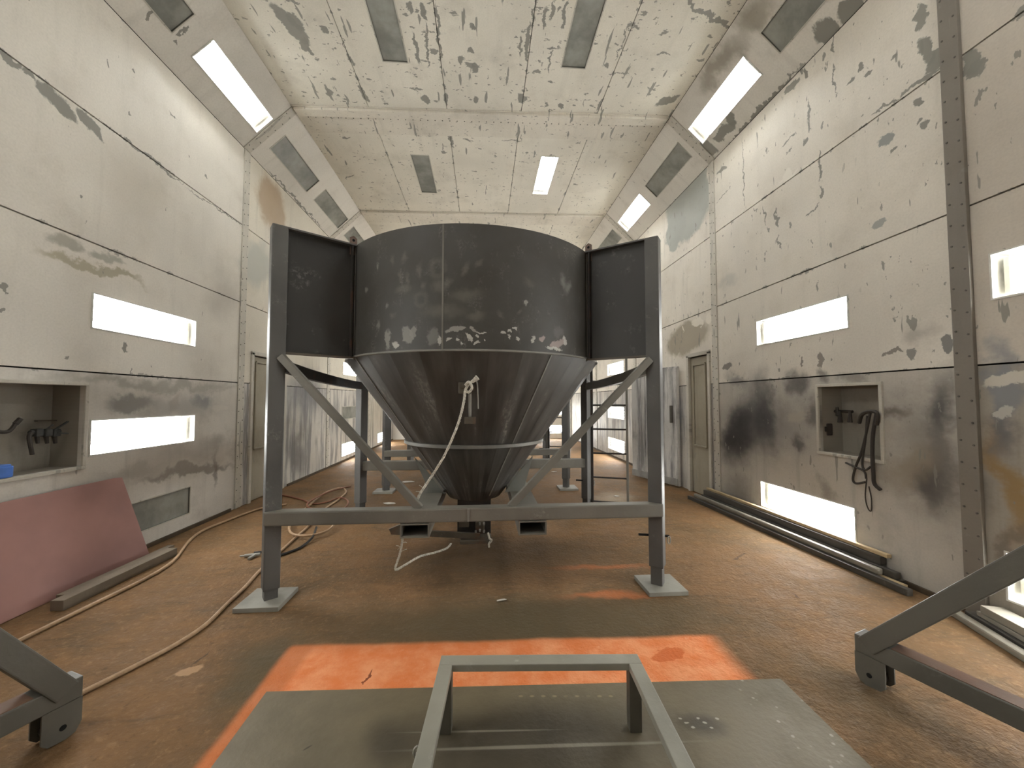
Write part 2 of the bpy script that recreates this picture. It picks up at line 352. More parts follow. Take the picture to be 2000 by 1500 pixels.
# ------------------------------------------------------------------ side walls
ZR = [0, 1.74, 2.87, 3.97, ZT]
SL_ = [YB, -0.45, 2.60, 5.65, 8.70, 11.75, YE]; SR_ = [YB, -0.53, 2.465, 5.41, 8.42, 11.43, YE]
LN = (2.72, 3.54, 0.94, 1.62); RN = (3.075, 3.68, 0.98, 1.63)
DOORS_L = (5.90, 6.85, 0.0, 2.16); DOORS_R = (5.57, 6.17, 0.0, 2.20)
l = lambda *a, **k: seg(FL, PL, *a, **k); r = lambda *a, **k: seg(FR, PR, *a, **k)
blobsL = [l(0, 100, 40, 132, .035), l(66, 160, 150, 232, .075), l(150, 212, 202, 275, .055), l(40, 128, 70, 158, .03), l(190, 232, 360, 360, .012), l(360, 362, 478, 446, .008),
    l(210, 112, 212, 130, .01), l(262, 130, 262, 140, .015), l(330, 220, 345, 232, .008), l(400, 338, 402, 346, .02), l(253, 222, 258, 224, .015), l(370, 305, 372, 312, .015), l(160, 380, 161, 390, .015),
    l(10, 555, 11, 575, .02), l(243, 665, 247, 690, .025), l(132, 693, 133, 702, .015), l(256, 720, 257, 732, .008), l(8, 608, 10, 614, .02)]
softL = [l(62, 478, 285, 556, .05, soft=.35, c=srgb(162, 154, 132), st=.9), l(92, 452, 175, 482, .06, soft=.5, c=srgb(150, 146, 134), st=.8), l(180, 485, 245, 512, .06, soft=.5, c=srgb(150, 148, 136), st=.8),
    l(0, 742, 470, 758, .06, soft=.8, c=srgb(150, 146, 136), st=.8), l(215, 792, 300, 785, .07, soft=.6, c=srgb(112, 110, 106), st=.9), l(330, 780, 350, 790, .12, soft=.6, c=srgb(160, 142, 124), st=.6),
    l(380, 775, 420, 790, .12, soft=.6, c=srgb(128, 130, 130), st=.85), l(415, 800, 450, 800, .05, soft=.5, c=PALE, st=.7), l(250, 940, 460, 905, .06, soft=.5, c=srgb(122, 116, 106), st=.8),
    l(418, 880, 415, 960, .05, soft=.6, c=srgb(112, 106, 98), st=.7), l(390, 870, 440, 860, .10, soft=.8, c=srgb(140, 134, 124), st=.5), l(190, 785, 455, 800, .16, soft=.9, c=srgb(158, 155, 149), st=.7), l(240, 905, 460, 880, .2, soft=.9, c=srgb(158, 150, 140), st=.65), l(180, 925, 330, 915, .08, soft=.8, c=srgb(150, 144, 134), st=.6),
    l(400, 600, 470, 560, .3, soft=.9, c=srgb(158, 152, 142), st=.6), l(500, 360, 560, 440, .42, soft=.3, c=srgb(164, 142, 116), st=.85), l(488, 470, 515, 560, .5, soft=.4, c=srgb(172, 174, 166), st=.8),
    l(545, 760, 640, 770, .5, soft=.9, c=srgb(112, 112, 116), st=.85), l(560, 860, 600, 920, .35, soft=.8, c=srgb(104, 100, 98), st=.8), l(760, 800, 700, 820, .8, soft=.9, c=srgb(168, 160, 142), st=.6),
    l(200, 300, 330, 420, .5, soft=.9, c=srgb(176, 166, 150), st=.35)]
blobsR = [r(1795, 15, 1800, 60, .045), r(1800, 75, 1822, 120, .05), r(1812, 125, 1845, 112, .07), r(1760, 185, 1840, 130, .022), r(1700, 225, 1760, 188, .012), 
    r(1785, 208, 1805, 190, .045), r(1714, 282, 1746, 258, .05, c=srgb(140, 142, 138)), r(1704, 444, 1734, 430, .04, c=srgb(150, 150, 144)), r(1806, 238, 1807, 255, .03), r(1790, 242, 1796, 242, .03), r(1742, 290, 1744, 298, .03),
    r(1895, 95, 1902, 145, .06), r(1905, 120, 1908, 150, .05), r(1985, 30, 2000, 22, .04), r(1625, 65, 1628, 110, .012), r(1628, 120, 1632, 185, .010), r(1578, 195, 1582, 255, .012), r(1570, 282, 1578, 268, .035),
    r(1600, 290, 1604, 360, .016), r(1602, 365, 1606, 385, .02), r(1490, 400, 1495, 445, .013), r(1515, 405, 1520, 445, .018), r(1520, 460, 1524, 490, .013), r(1450, 268, 1454, 410, .009), r(1400, 338, 1422, 328, .03), r(1398, 398, 1424, 365, .008),
    r(1572, 425, 1602, 396, .01), r(1527, 286, 1556, 258, .008), r(1656, 164, 1668, 148, .012), r(1690, 148, 1704, 138, .02), r(1740, 124, 1745, 114, .02), r(1676, 132, 1686, 130, .03), r(1560, 160, 1530, 180, .05), r(1380, 300, 1420, 260, .05), r(1570, 135, 1578, 150, .03), r(1562, 130, 1566, 148, .02),
    r(1530, 352, 1545, 335, .07, c=PALE), r(1520, 362, 1560, 332, .02, c=PALE), r(1845, 650, 1855, 690, .045, c=srgb(122, 120, 116)), r(1780, 675, 1786, 700, .035, c=srgb(130, 128, 122)), r(1725, 692, 1765, 684, .018, c=srgb(128, 122, 114)), r(1410, 717, 1430, 712, .05, c=srgb(120, 116, 110)), r(1600, 690, 1602, 720, .03, c=srgb(130, 124, 116)), r(1565, 695, 1567, 720, .02, c=srgb(130, 124, 116)),
    r(1950, 800, 1975, 810, .06, c=srgb(180, 176, 168)), r(1988, 720, 2000, 745, .2, c=srgb(196, 190, 178))]
softR_ = [r(1400, 835, 1600, 835, .42, soft=.9, c=srgb(104, 101, 101), st=.75), r(1730, 900, 1900, 900, .60, soft=.9, c=srgb(112, 106, 100), st=.65), r(1420, 830, 1450, 870, .36, soft=.8, c=SMUT, st=.85), r(1430, 900, 1480, 760, .30, soft=.8, c=SMUT, st=.8), r(1490, 740, 1500, 880, .16, soft=.7, c=SMUT, st=.75), r(1540, 745, 1580, 760, .13, soft=.7, c=SMUT, st=.7),
    r(1580, 780, 1590, 840, .14, soft=.8, c=srgb(70, 66, 64), st=.7), r(1560, 850, 1560, 870, .10, soft=.7, c=SMUT, st=.6), r(1550, 800, 1560, 820, .14, soft=.5, c=srgb(168, 160, 148), st=.6), r(1740, 800, 1755, 830, .14, soft=.8, c=srgb(88, 78, 68), st=.7),
    r(1810, 790, 1870, 800, .28, soft=.9, c=SMUT, st=.8), r(1840, 860, 1850, 1010, .22, soft=.9, c=srgb(66, 62, 60), st=.7), r(1780, 950, 1850, 960, .22, soft=.9, c=srgb(72, 68, 66), st=.6), r(1750, 880, 1800, 950, .28, soft=.8, c=srgb(138, 126, 108), st=.6), r(1640, 740, 1690, 745, .07, soft=.6, c=srgb(96, 92, 86), st=.5),
    r(1420, 735, 1460, 745, .10, soft=.8, c=srgb(100, 98, 98), st=.7), r(1600, 735, 1625, 745, .10, soft=.8, c=srgb(92, 88, 84), st=.7), r(1600, 920, 1620, 990, .08, soft=.8, c=srgb(96, 88, 80), st=.5), r(1410, 960, 1480, 975, .25, soft=.9, c=srgb(96, 90, 84), st=.6),
    r(1920, 760, 2000, 760, .34, soft=.6, c=srgb(126, 128, 132), st=.85), r(1940, 950, 2000, 950, .40, soft=.9, c=srgb(140, 112, 66), st=.85), r(1930, 860, 2000, 850, .2, soft=.9, c=srgb(84, 82, 84), st=.7), r(1960, 1060, 2000, 1080, .3, soft=.9, c=srgb(96, 84, 70), st=.6),
    r(1300, 400, 1388, 400, .62, soft=.12, c=srgb(150, 152, 145), st=.95), r(1300, 450, 1340, 440, .40, soft=.12, c=srgb(150, 152, 145), st=.95), r(1300, 680, 1390, 640, .28, soft=.25, c=srgb(150, 140, 122), st=.9), r(1350, 630, 1375, 625, .08, soft=.15, c=PALE, st=.9), r(1380, 622, 1390, 618, .1, soft=.15, c=PALE, st=.9), r(1334, 640, 1336, 655, .03, soft=.15, c=PALE, st=.9),
    r(1310, 830, 1335, 840, .45, soft=.9, c=srgb(96, 98, 104), st=.8), r(1400, 560, 1440, 545, .08, soft=.7, c=srgb(176, 174, 166), st=.7), r(1760, 660, 1830, 650, .12, soft=.8, c=srgb(150, 144, 136), st=.6)]
softR = [(B[0], B[1], B[2] * 1.25, B[3] * 1.25) + B[4:] if B[6] == SMUT else B for B in softR_]
def side_wall(name, F, Ys, bl, so, holes, tone):
    sgn = 1 if F is FL else -1; bm = bmesh.new(); x = F.O.x - sgn * 0.36
    box(bm, (x, (YB + YE) / 2, ZT / 2), (0.1, YE - YB, ZT)); wallo = tag(obj(name, bm, dark_back), kind='structure')
    for i in range(len(Ys) - 1):
        for j in range(4):
            a0, a1, b0, b1 = Ys[i], Ys[i + 1], ZR[j], ZR[j + 1]
            near = -1 < i < 5
            base = tone(i, j)
            m = painted('%s_paint' % name, (1, 2), base, [B for B in bl if inrect(B, a0, a1, b0, b1)], soft=[B for B in so if inrect(B, a0, a1, b0, b1, .5)],
                        chips=0.85 if F is FR else 0.7, chip=0.615 if F is FR else 0.67, fine_chip=0.66 if F is FR else 0.71, heavy=0.75 if (j == 0 and i >= 3) else 0.0, edges=[(1, b0), (1, b1)] if j else [(1, b1)], grime=0.6 if j == 0 else 0.22, streak=0.8 if (j == 0 or i >= 3) else 0.3, dirt=srgb(134, 128, 120) if j == 0 else srgb(150, 140, 124))
            panel('wall_panel', F, a0, a1, b0, b1, m, wallo, holes)
    return wallo
holesL = [(f[1], f[1] + LA, f[2], f[2] + LB) for f in FIX if f[0] is FL] + [LN, DOORS_L]
holesR = [(f[1], f[1] + LA, f[2], f[2] + LB) for f in FIX if f[0] is FR] + [RN, DOORS_R]
toneL = lambda i, j: srgb(208, 203, 194) if j == 0 else (srgb(216, 210, 199) if i < 3 else srgb(212, 205, 190))
toneR = lambda i, j: (srgb(186, 180, 170) if j == 0 else srgb(215, 208, 196)) if i >= 2 else (srgb(158, 150, 138) if j == 0 else srgb(196, 187, 174))
wall_l = side_wall('wall_left', FL, SL_, blobsL, softL, holesL, toneL)
wall_r = side_wall('wall_right', FR, SR_, blobsR, softR, holesR, toneR)
# ------------------------------------------------------------------ ceiling with its two slopes
c_ = lambda *a, **k: seg(FC, PC, *a, **k)
blobsC = [c_(526, 2, 605, 90, .085), c_(560, 20, 590, 60, .07), c_(600, 92, 612, 110, .03), c_(625, 50, 640, 68, .05), c_(588, 70, 600, 100, .05), c_(797, 0, 802, 30, .035), c_(806, 60, 818, 130, .022), c_(822, 0, 834, 40, .035), c_(830, 40, 838, 135, .016), c_(850, 0, 862, 120, .02),
    c_(1033, 40, 1028, 122, .028), c_(1045, 0, 1037, 60, .012), c_(1018, 70, 1016, 112, .02), c_(1068, 10, 1062, 60, .02), c_(1080, 0, 1076, 40, .02), c_(1078, 95, 1068, 145, .012), c_(1108, 0, 1098, 55, .025), c_(1066, 92, 1095, 94, .012), c_(928, 48, 924, 60, .03), c_(915, 50, 932, 54, .03), c_(912, 95, 930, 104, .03), c_(898, 108, 904, 125, .05), c_(925, 125, 930, 142, .06), c_(1018, 182, 1022, 202, .055), c_(828, 186, 834, 200, .05), c_(928, 186, 930, 204, .035), c_(868, 180, 871, 200, .025), c_(1093, 200, 1096, 214, .04), c_(1150, 52, 1160, 60, .03), c_(1280, 105, 1310, 107, .012),
    c_(872, 232, 886, 290, .035), c_(866, 236, 880, 240, .03), c_(1016, 240, 1018, 275, .018), c_(905, 270, 925, 275, .02), c_(980, 273, 1020, 275, .012), c_(1280, 205, 1330, 185, .07), c_(672, 250, 690, 252, .03), c_(675, 350, 690, 340, .02), c_(860, 295, 876, 298, .03), c_(1330, 0, 1440, 60, .02), c_(640, 172, 646, 190, .04), c_(700, 165, 720, 200, .035), c_(680, 110, 692, 130, .03), c_(1180, 190, 1168, 215, .02), c_(1225, 50, 1250, 55, .02), c_(1180, 128, 1190, 125, .04), c_(1230, 45, 1200, 120, .008), c_(660, 60, 690, 130, .007), c_(1090, 20, 1095, 10, .02)]
ceil_back = bmesh.new(); box(ceil_back, (0, (YB + YE) / 2, ZC + 0.3), (2 * XC + 1.5, YE - YB, 0.1)); ceil = tag(obj('ceiling', ceil_back, dark_back), kind='structure')
XS = [-XC, -1.66, -0.54, 0.54, 1.66, XC]; YS = [YB, -0.5, 2.53, 5.53, 8.58, 11.6, YE]
holesC = [(f[1], f[1] + LA, f[2], f[2] + LB) for f in FIX if f[0] is FC]
for i in range(len(YS) - 1):
    for j in range(5):
        a0, a1, b0, b1 = YS[i], YS[i + 1], XS[j], XS[j + 1]
        m = painted('ceiling_paint', (0, 1), srgb(217, 211, 197), [B for B in blobsC if inrect(B, b0, b1, a0, a1, .1)], chips=0.9, chip=0.585 if i < 3 else 0.61, fine_chip=0.64, edges=[(0, b0), (0, b1)], grime=0.3, streak=0.35, aniso=(0.9, 1.6))
        panel('ceiling_panel', FC, a0, a1, b0, b1, m, ceil, holesC, gap=0.004)
sl = lambda F, *a, **k: seg(F, (1, 2), *a, **k)
blobsSR = [sl(FSR, 1590, 80, 1640, 45, .09), sl(FSR, 1640, 40, 1690, 0, .08), sl(FSR, 1395, 275, 1440, 235, .05), sl(FSR, 1370, 285, 1400, 292, .08), sl(FSR, 1425, 245, 1430, 215, .05), sl(FSR, 1410, 300, 1560, 130, .02)]
softSR = [sl(FSR, 1360, 190, 1460, 60, .10, soft=.7, c=srgb(132, 124, 110), st=.75), sl(FSR, 1440, 60, 1520, 0, .14, soft=.7, c=srgb(136, 128, 112), st=.75)]
for F, Ys, nm, bl, so in ((FSL, SL_, 'L', [sl(FSL, 283, 28, 294, 32, .03), sl(FSL, 345, 66, 370, 55, .015), sl(FSL, 340, 86, 347, 84, .03), sl(FSL, 665, 340, 690, 365, .04), sl(FSL, 520, 330, 630, 445, .014)], []), (FSR, SR_, 'R', blobsSR, softSR)):
    hs = [(f[1], f[1] + LA, f[2], f[2] + LB) for f in FIX if f[0] is F]
    for i in range(len(Ys) - 1):
        m = painted('slope_paint', (1, 2), srgb(214, 209, 199), [B for B in bl if inrect(B, Ys[i], Ys[i + 1], ZT, ZC)], soft=[B for B in so if inrect(B, Ys[i], Ys[i + 1], ZT, ZC)], chips=0.7, chip=0.66 if nm == 'L' else 0.63, edges=[(1, ZT)] if nm == 'R' else None, grime=0.25 if nm == 'L' else .4)
        panel('slope_panel', F, Ys[i], Ys[i + 1], 0, SLEN, m, ceil, hs, gap=0.003, depth=0.02)
bm = bmesh.new()
for F in (FSL, FSR):
    M = F.M((YB + YE) / 2, SLEN / 2, -0.25); box(bm, (0, 0, 0), (YE - YB, SLEN + 0.6, 0.05), M=M)
obj('slope_backing', bm, dark_back, ceil)
# end walls
back_m = painted('end_paint', (0, 2), srgb(206, 200, 188), chips=0.5, grime=0.3)
hE = [(f[1], f[1] + LA, f[2], f[2] + LB) for f in FIX if f[0] is FE]
bm = bmesh.new(); box(bm, (0, YE + 0.3, 2.9), (8.4, 0.1, 6.0)); we = tag(obj('wall_end', bm, dark_back), kind='structure')
for a0, a1 in ((WL, -1.1), (-1.1, 1.1), (1.1, WR)):
    for j in range(4): panel('wall_panel', FE, a0, a1, ZR[j], ZR[j + 1], back_m, we, hE)
panel('wall_panel', FE, -XC, XC, ZT, ZC + 0.05, back_m, we)
bm = bmesh.new(); box(bm, (0, YB - 0.05, 2.9), (8.4, 0.1, 6.0)); tag(obj('wall_back', bm, back_m), kind='structure')
# ------------------------------------------------------------------ trims at the section joints
def rivets(bm, pts, n, r=0.008):
    for p in pts: cyl(bm, Vector(p) - Vector(n) * 0.004, Vector(p) + Vector(n) * 0.005, r, 6)
trim_n = [0]
def trim(mat=None):
    trim_n[0] += 1; return 'trim_%d' % trim_n[0]
def wall_trim(F, y, wdt, mat, proud, riv=True, z1=ZT):
    bm = bmesh.new(); box(bm, (0, 0, 0), (wdt, z1 - 0.01, proud), bev=0.004, M=F.M(y, z1 / 2, proud / 2 + 0.0005)); t = tag(obj(trim(), bm, mat), kind='structure')
    if riv:
        bm = bmesh.new(); rivets(bm, [F.P(y + s * (wdt / 2 - 0.022), 0.1 + 0.155 * k + 0.03 * (s > 0), proud) for s in (-1, 1) for k in range(32)], F.n, 0.007)
        tag(obj('rivets', bm, rivet_mat, t), kind='stuff')
for i in (1, 2, 3, 4, 5): wall_trim(FL, SL_[i], 0.13, trim_mat, 0.014)
wall_trim(FR, SR_[2], 0.115, column_mat, 0.03)
for i in (1, 3, 4, 5): wall_trim(FR, SR_[i], 0.13, trim_mat, 0.014)
for F, Ys in ((FSL, SL_), (FSR, SR_)):
    for i in range(1, 6):
        bm = bmesh.new(); box(bm, (0, 0, 0), (0.14, SLEN - 0.02, 0.012), bev=0.003, M=F.M(Ys[i] - 0.02, SLEN / 2, 0.007)); t = tag(obj(trim(), bm, trim_mat), kind='structure')
        bm = bmesh.new(); rivets(bm, [F.P(Ys[i] - 0.02 + s * 0.045, 0.08 + 0.14 * k, 0.013) for s in (-1, 1) for k in range(6)], F.n, 0.007); tag(obj('rivets', bm, rivet_mat, t), kind='stuff')
ctrim = painted('ceiling_trim_paint', (0, 1), srgb(212, 205, 191), chips=0.9, chip=0.58, grime=0.35, aniso=(3, 5))
for y0 in (-0.5, 2.53, 5.53, 8.58, 11.6):
    # stepped joint: a wide cover sheet, a raised strap and the rivet row along it; the joint runs a little askew
    ang = -0.036
    M = Matrix.Translation((0, y0 + 0.02, ZC)) @ Matrix.Rotation(ang, 4, 'Z')
    bm = bmesh.new(); box(bm, (0, 0.16, -0.006), (2 * XC - 0.08, 0.56, 0.010), bev=0.003, M=M); t = tag(obj(trim(), bm, ctrim), kind='structure')
    bm = bmesh.new(); box(bm, (0, -0.02, -0.026), (2 * XC - 0.06, 0.15, 0.032), bev=0.008, M=M); obj('strap', bm, ctrim, t)
    bm = bmesh.new(); rivets(bm, [M @ Vector((-XC + 0.15 + 0.11 * k, 0.10, -0.0115)) for k in range(49)], (0, 0, -1), 0.008); tag(obj('rivets', bm, rivet_mat, t), kind='stuff')
for F, sg in ((FL, 1), (FR, -1)):       # dark sill strip where wall meets floor
    bm = bmesh.new(); box(bm, (F.O.x + sg * 0.012, (YB + 5.5) / 2, 0.02), (0.02, 5.5 - YB, 0.04)); box(bm, (F.O.x + sg * 0.012, (7.0 + YE) / 2, 0.02), (0.02, YE - 7.0, 0.04))
    tag(obj('baseboard_left' if sg > 0 else 'baseboard_right', bm, plain('sill_dirt', srgb(84, 70, 54), 0.85)), kind='structure')
# ------------------------------------------------------------------ light fixtures (built once per state, then copied)
def proto_fixture(lit):
    D = 0.13; bm = bmesh.new(); a, b = LA / 2, LB / 2
    V = [bm.verts.new(p) for p in [(-a, -b, 0), (a, -b, 0), (a, b, 0), (-a, b, 0), (-a + .02, -b + .02, -D), (a - .02, -b + .02, -D), (a - .02, b - .02, -D), (-a + .02, b - .02, -D)]]
    for k in range(4): bm.faces.new((V[k], V[(k + 1) % 4], V[4 + (k + 1) % 4], V[4 + k]))
    bm.faces.new(V[4:])
    root = empty('light_fixture'); parts = [obj('housing', bm, white_metal if lit else housing_off, root, norm=False)]
    bm = bmesh.new()
    for s in (-1, 1):
        box(bm, (0, s * (b - .006), 0.002), (LA, 0.012, 0.008)); box(bm, (s * (a - .006), 0, 0.002), (0.012, LB - .024, 0.008))
    parts.append(obj('frame', bm, white_metal if lit else trim_mat, root))
    bm = bmesh.new(); vs = [bm.verts.new(p) for p in [(-a + .012, -b + .012, -.012), (a - .012, -b + .012, -.012), (a - .012, b - .012, -.012), (-a + .012, b - .012, -.012)]]; bm.faces.new(vs)
    parts.append(obj('cover_glass', bm, glass_lit if lit else glass_dirty, root, norm=False))
    for y in (-0.095, -0.032, 0.032, 0.095):
        bm = bmesh.new(); cyl(bm, (-a + .07, y, -0.07), (a - .07, y, -0.07), 0.017, 8); t = obj('tube', bm, tube_lit if lit else tube_off, root, smooth=True); parts.append(t)
    for q in (-1, 1): bm = bmesh.new(); box(bm, (q * (a - .052), 0, -0.085), (0.03, LB - .07, 0.075), bev=0.004); obj('end_socket', bm, socket_mat, parts[0])
    return root
PF_ = {0: proto_fixture(0), 1: proto_fixture(1)}; usedp = {0: False, 1: False}
for F, a0, b0, lit, label, group in FIX:
    o = PF_[lit] if not usedp[lit] else copy_tree(PF_[lit]); usedp[lit] = True
    o.matrix_world = F.M(a0 + LA / 2, b0 + LB / 2, 0.0)
    tag(o, label, 'light', group or ('lit fluorescent lights' if lit else 'unlit fluorescent lights'))
# ------------------------------------------------------------------ doors and niches
door_m = painted('door_paint', (1, 2), srgb(156, 148, 130), chips=0.6, chip=0.62, grime=0.5, streak=0.8)
door_w = painted('streaked_door_paint', (1, 2), srgb(206, 204, 200), chips=0.3, grime=0.6, streak=1.0, heavy=0.8, dirt=srgb(112, 111, 112))
jamb_dark = plain('door_gap', srgb(50, 46, 40), 0.9)
def door(name, F, a0, a1, z1, mat, mirror=1):
    bm = bmesh.new(); w_ = a1 - a0
    box(bm, (0, 0, 0), (w_ - 0.02, z1 - 0.02, 0.05), bev=0.004, M=F.M((a0 + a1) / 2, z1 / 2, -0.045)); d = tag(obj(name, bm, mat), kind='structure')
    bm = bmesh.new()
    for s in (-1, 1): box(bm, (0, 0, 0), (0.06, z1 + 0.04, 0.05), bev=0.006, M=F.M((a0 + a1) / 2 + s * w_ / 2, z1 / 2 + 0.02, 0.0))
    box(bm, (0, 0, 0), (w_ + 0.06, 0.06, 0.05), bev=0.006, M=F.M((a0 + a1) / 2, z1 + 0.03, 0.0)); obj('door_frame', bm, trim_mat, d)
    bm = bmesh.new(); zc, zh = 1.42, 1.3
    for s in (-1, 1):
        box(bm, (0, 0, 0), (0.03, zh, 0.03), bev=0.006, M=F.M((a0 + a1) / 2 + s * (w_ / 2 - 0.13), zc, -0.012)); box(bm, (0, 0, 0), (w_ - 0.26, 0.03, 0.03), bev=0.006, M=F.M((a0 + a1) / 2, zc + s * zh / 2, -0.012))
    obj('panel_moulding', bm, mat, d)
    bm = bmesh.new(); box(bm, (0, 0, 0), (w_ - 0.30, zh - 0.05, 0.008), M=F.M((a0 + a1) / 2, zc, -0.018)); obj('inset_panel', bm, mat, d)
    bm = bmesh.new(); box(bm, (0, 0, 0), (0.025, z1, 0.02), M=F.M(a1 - 0.015 if mirror > 0 else a0 + 0.015, z1 / 2, -0.012)); obj('door_gap', bm, jamb_dark, d)
    return d
door('door_1', FL, DOORS_L[0], DOORS_L[1], DOORS_L[3], door_m, -1)
door('door_2', FR, DOORS_R[0], DOORS_R[1], DOORS_R[3], door_m, 1)
# a second leaf standing open into the room on the right, streaked white
d3 = Frame((3.36, 6.40, 0), (-0.40, 1.05, 0), (0, 0, 1), (-1.05, -0.40, 0))
bm = bmesh.new(); box(bm, (0, 0, 0), (1.12, 2.06, 0.045), bev=0.004, M=d3.M(0.56, 1.05, 0)); dl = tag(obj('door_3', bm, door_w), kind='structure')
for k in range(3):
    bm = bmesh.new(); box(bm, (0, 0, 0), (0.35, 2.0, 0.012), bev=0.003, M=d3.M(0.19 + 0.37 * k, 1.05, 0.029)); obj('plank', bm, door_w, dl)
bm = bmesh.new(); box(bm, (0, 0, 0), (1.1, 0.12, 0.014), bev=0.003, M=d3.M(0.56, 0.09, 0.04)); obj('kick_board', bm, plain('kick_board_paint', srgb(158, 156, 152), 0.6), dl)
bm = bmesh.new(); box(bm, (0, 0, 0), (0.05, 0.3, 0.03), bev=0.008, M=d3.M(0.12, 1.25, 0.05)); obj('handle', bm, rivet_mat, dl)
niche_m = painted('niche_paint', (1, 2), srgb(150, 143, 131), chips=0.4, grime=0.6, streak=0.6, dirt=srgb(98, 94, 88))
def niche(name, F, H, depth, label):
    a0, a1, b0, b1 = H; bm = bmesh.new()
    e = .003; f = [F.P(a0 - e, b0 - e, -.026), F.P(a1 + e, b0 - e, -.026), F.P(a1 + e, b1 + e, -.026), F.P(a0 - e, b1 + e, -.026)]; g = [p - F.n * depth for p in f]
    V = [bm.verts.new(p) for p in f + g]
    for k in range(4): bm.faces.new((V[k], V[(k + 1) % 4], V[4 + (k + 1) % 4], V[4 + k]))
    bm.faces.new(V[4:]); o = tag(obj(name, bm, niche_m, norm=False), label, 'wall niche')
    bm = bmesh.new(); t = 0.028
    for s in (0, 1):
        box(bm, (0, 0, 0), (a1 - a0 + 2 * t, t, 0.02), bev=0.004, M=F.M((a0 + a1) / 2, (b0 - t / 2, b1 + t / 2)[s], 0.008))
        box(bm, (0, 0, 0), (t, b1 - b0, 0.02), bev=0.004, M=F.M((a0 - t / 2, a1 + t / 2)[s], (b0 + b1) / 2, 0.008))
    obj('niche_frame', bm, trim_mat, o)
    return o
nl = niche('tool_niche', FL, LN, 0.22, 'long recessed tool niche in the left wall with a pale frame')
nr = niche('hose_niche', FR, RN, 0.22, 'recessed niche in the right wall with hooks and hanging hoses')
# ------------------------------------------------------------------ hopper
HX, HY, TR, TZ0, TZ1 = -0.09, 4.15, 1.28, 1.87, 2.835
def tankhit(u, v):
    d = ray(u, v); o = C0 - Vector((HX, HY, 0)); a = d.x ** 2 + d.y ** 2; b = 2 * (o.x * d.x + o.y * d.y); c = o.x ** 2 + o.y ** 2 - TR ** 2
    t = (-b - math.sqrt(max(0, b * b - 4 * a * c))) / (2 * a); p = o + d * t; return math.atan2(p.x, -p.y) * TR, p.z
def tseg(uA, vA, uB, vB, wd, c=srgb(98, 96, 86), soft=0.95, st=0.6):
    a, b = tankhit(uA, vA), tankhit(uB, vB); dx, dy = b[0] - a[0], b[1] - a[1]
    return ((a[0] + b[0]) / 2, (a[1] + b[1]) / 2, max(0.012, math.hypot(dx, dy) / 2), wd, math.atan2(dy, dx), soft, c, st)
STEEL_D = srgb(68, 66, 62)
def unrolled(N):
    sp = N.n('ShaderNodeSeparateXYZ'); N.L(N.obj(), sp.inputs[0])
    ang = N.math('ARCTAN2', sp.outputs[0], N.math('MULTIPLY', sp.outputs[1], -1.0)); cb = N.n('ShaderNodeCombineXYZ')
    N.L(N.math('MULTIPLY', ang, TR), cb.inputs[0]); N.L(sp.outputs[2], cb.inputs[1]); return cb.outputs[0]
N = NT('tank_primer'); P = unrolled(N)
col = N.mix(N.ramp(N.noise(P, 1.6, 4), 0.35, 0.7), STEEL_D, srgb(58, 54, 48))
n1 = N.ramp(N.noise(N.mapping(P, scale=(2.2, 1, 1)), 3.5, 6, 0.7), 0.52, 0.74); n2 = N.ramp(N.noise(P, 55, 3, 0.7), 0.4, 0.7)
col = N.mix(N.math('MULTIPLY', N.math('MULTIPLY', n1, n2), 0.55), col, srgb(140, 137, 130))
ghost = [tseg(765, 498, 767, 520, .02), tseg(792, 492, 786, 514, .03), tseg(783, 526, 780, 553, .02), tseg(821, 510, 818, 546, .025), tseg(902, 540, 916, 512, .022), tseg(930, 526, 942, 506, .025), tseg(797, 530, 795, 560, .02),
    tseg(772, 568, 804, 563, .035), tseg(818, 560, 832, 556, .03), tseg(868, 560, 880, 545, .03), tseg(875, 582, 945, 570, .05), tseg(820, 610, 905, 606, .06), tseg(908, 618, 950, 615, .04), tseg(762, 618, 775, 612, .03), tseg(842, 560, 876, 556, .045),
    tseg(1023, 545, 1044, 560, .04, st=.4), tseg(975, 618, 985, 612, .04, st=.5), tseg(1010, 612, 1018, 600, .02, st=.6), tseg(1098, 535, 1104, 570, .035, c=srgb(128, 126, 120)), tseg(1114, 550, 1106, 575, .03, c=srgb(128, 126, 120)), tseg(714, 560, 716, 572, .025, c=srgb(140, 137, 130)), tseg(738, 510, 738, 528, .012, c=srgb(140, 137, 130)), tseg(740, 625, 738, 645, .018, c=srgb(130, 127, 120)), tseg(756, 590, 755, 602, .015, c=srgb(130, 127, 120))]
Pw = N.warp(N.warp(P, 9, 0.10, 4), 40, 0.03, 3)
for B in ghost: col = N.blob(Pw, col, B)
for (u, v, ro, ri, zo) in ((854, 525, .062, .034, 1.25), (823, 584, .060, .034, 1.0)):     # two worn round letter forms
    cx, cy = tankhit(u, v); ln = N.vmath('LENGTH', N.mapping(Pw, (cx, cy, 0), (0, 0, 0), (ro, ro * zo, 1), 'TEXTURE'))
    rg = N.math('MULTIPLY', N.ramp(ln, ri / ro - .3, ri / ro + .3), N.ramp(ln, 0.75, 1.4, 1, 0)); col = N.mix(N.math('MULTIPLY', rg, 0.4), col, srgb(98, 96, 86))
G1, W1, PK = srgb(132, 129, 122), srgb(206, 202, 192), srgb(150, 136, 130)
Pc = N.warp(N.warp(P, 12, 0.10, 5), 45, 0.03, 4)
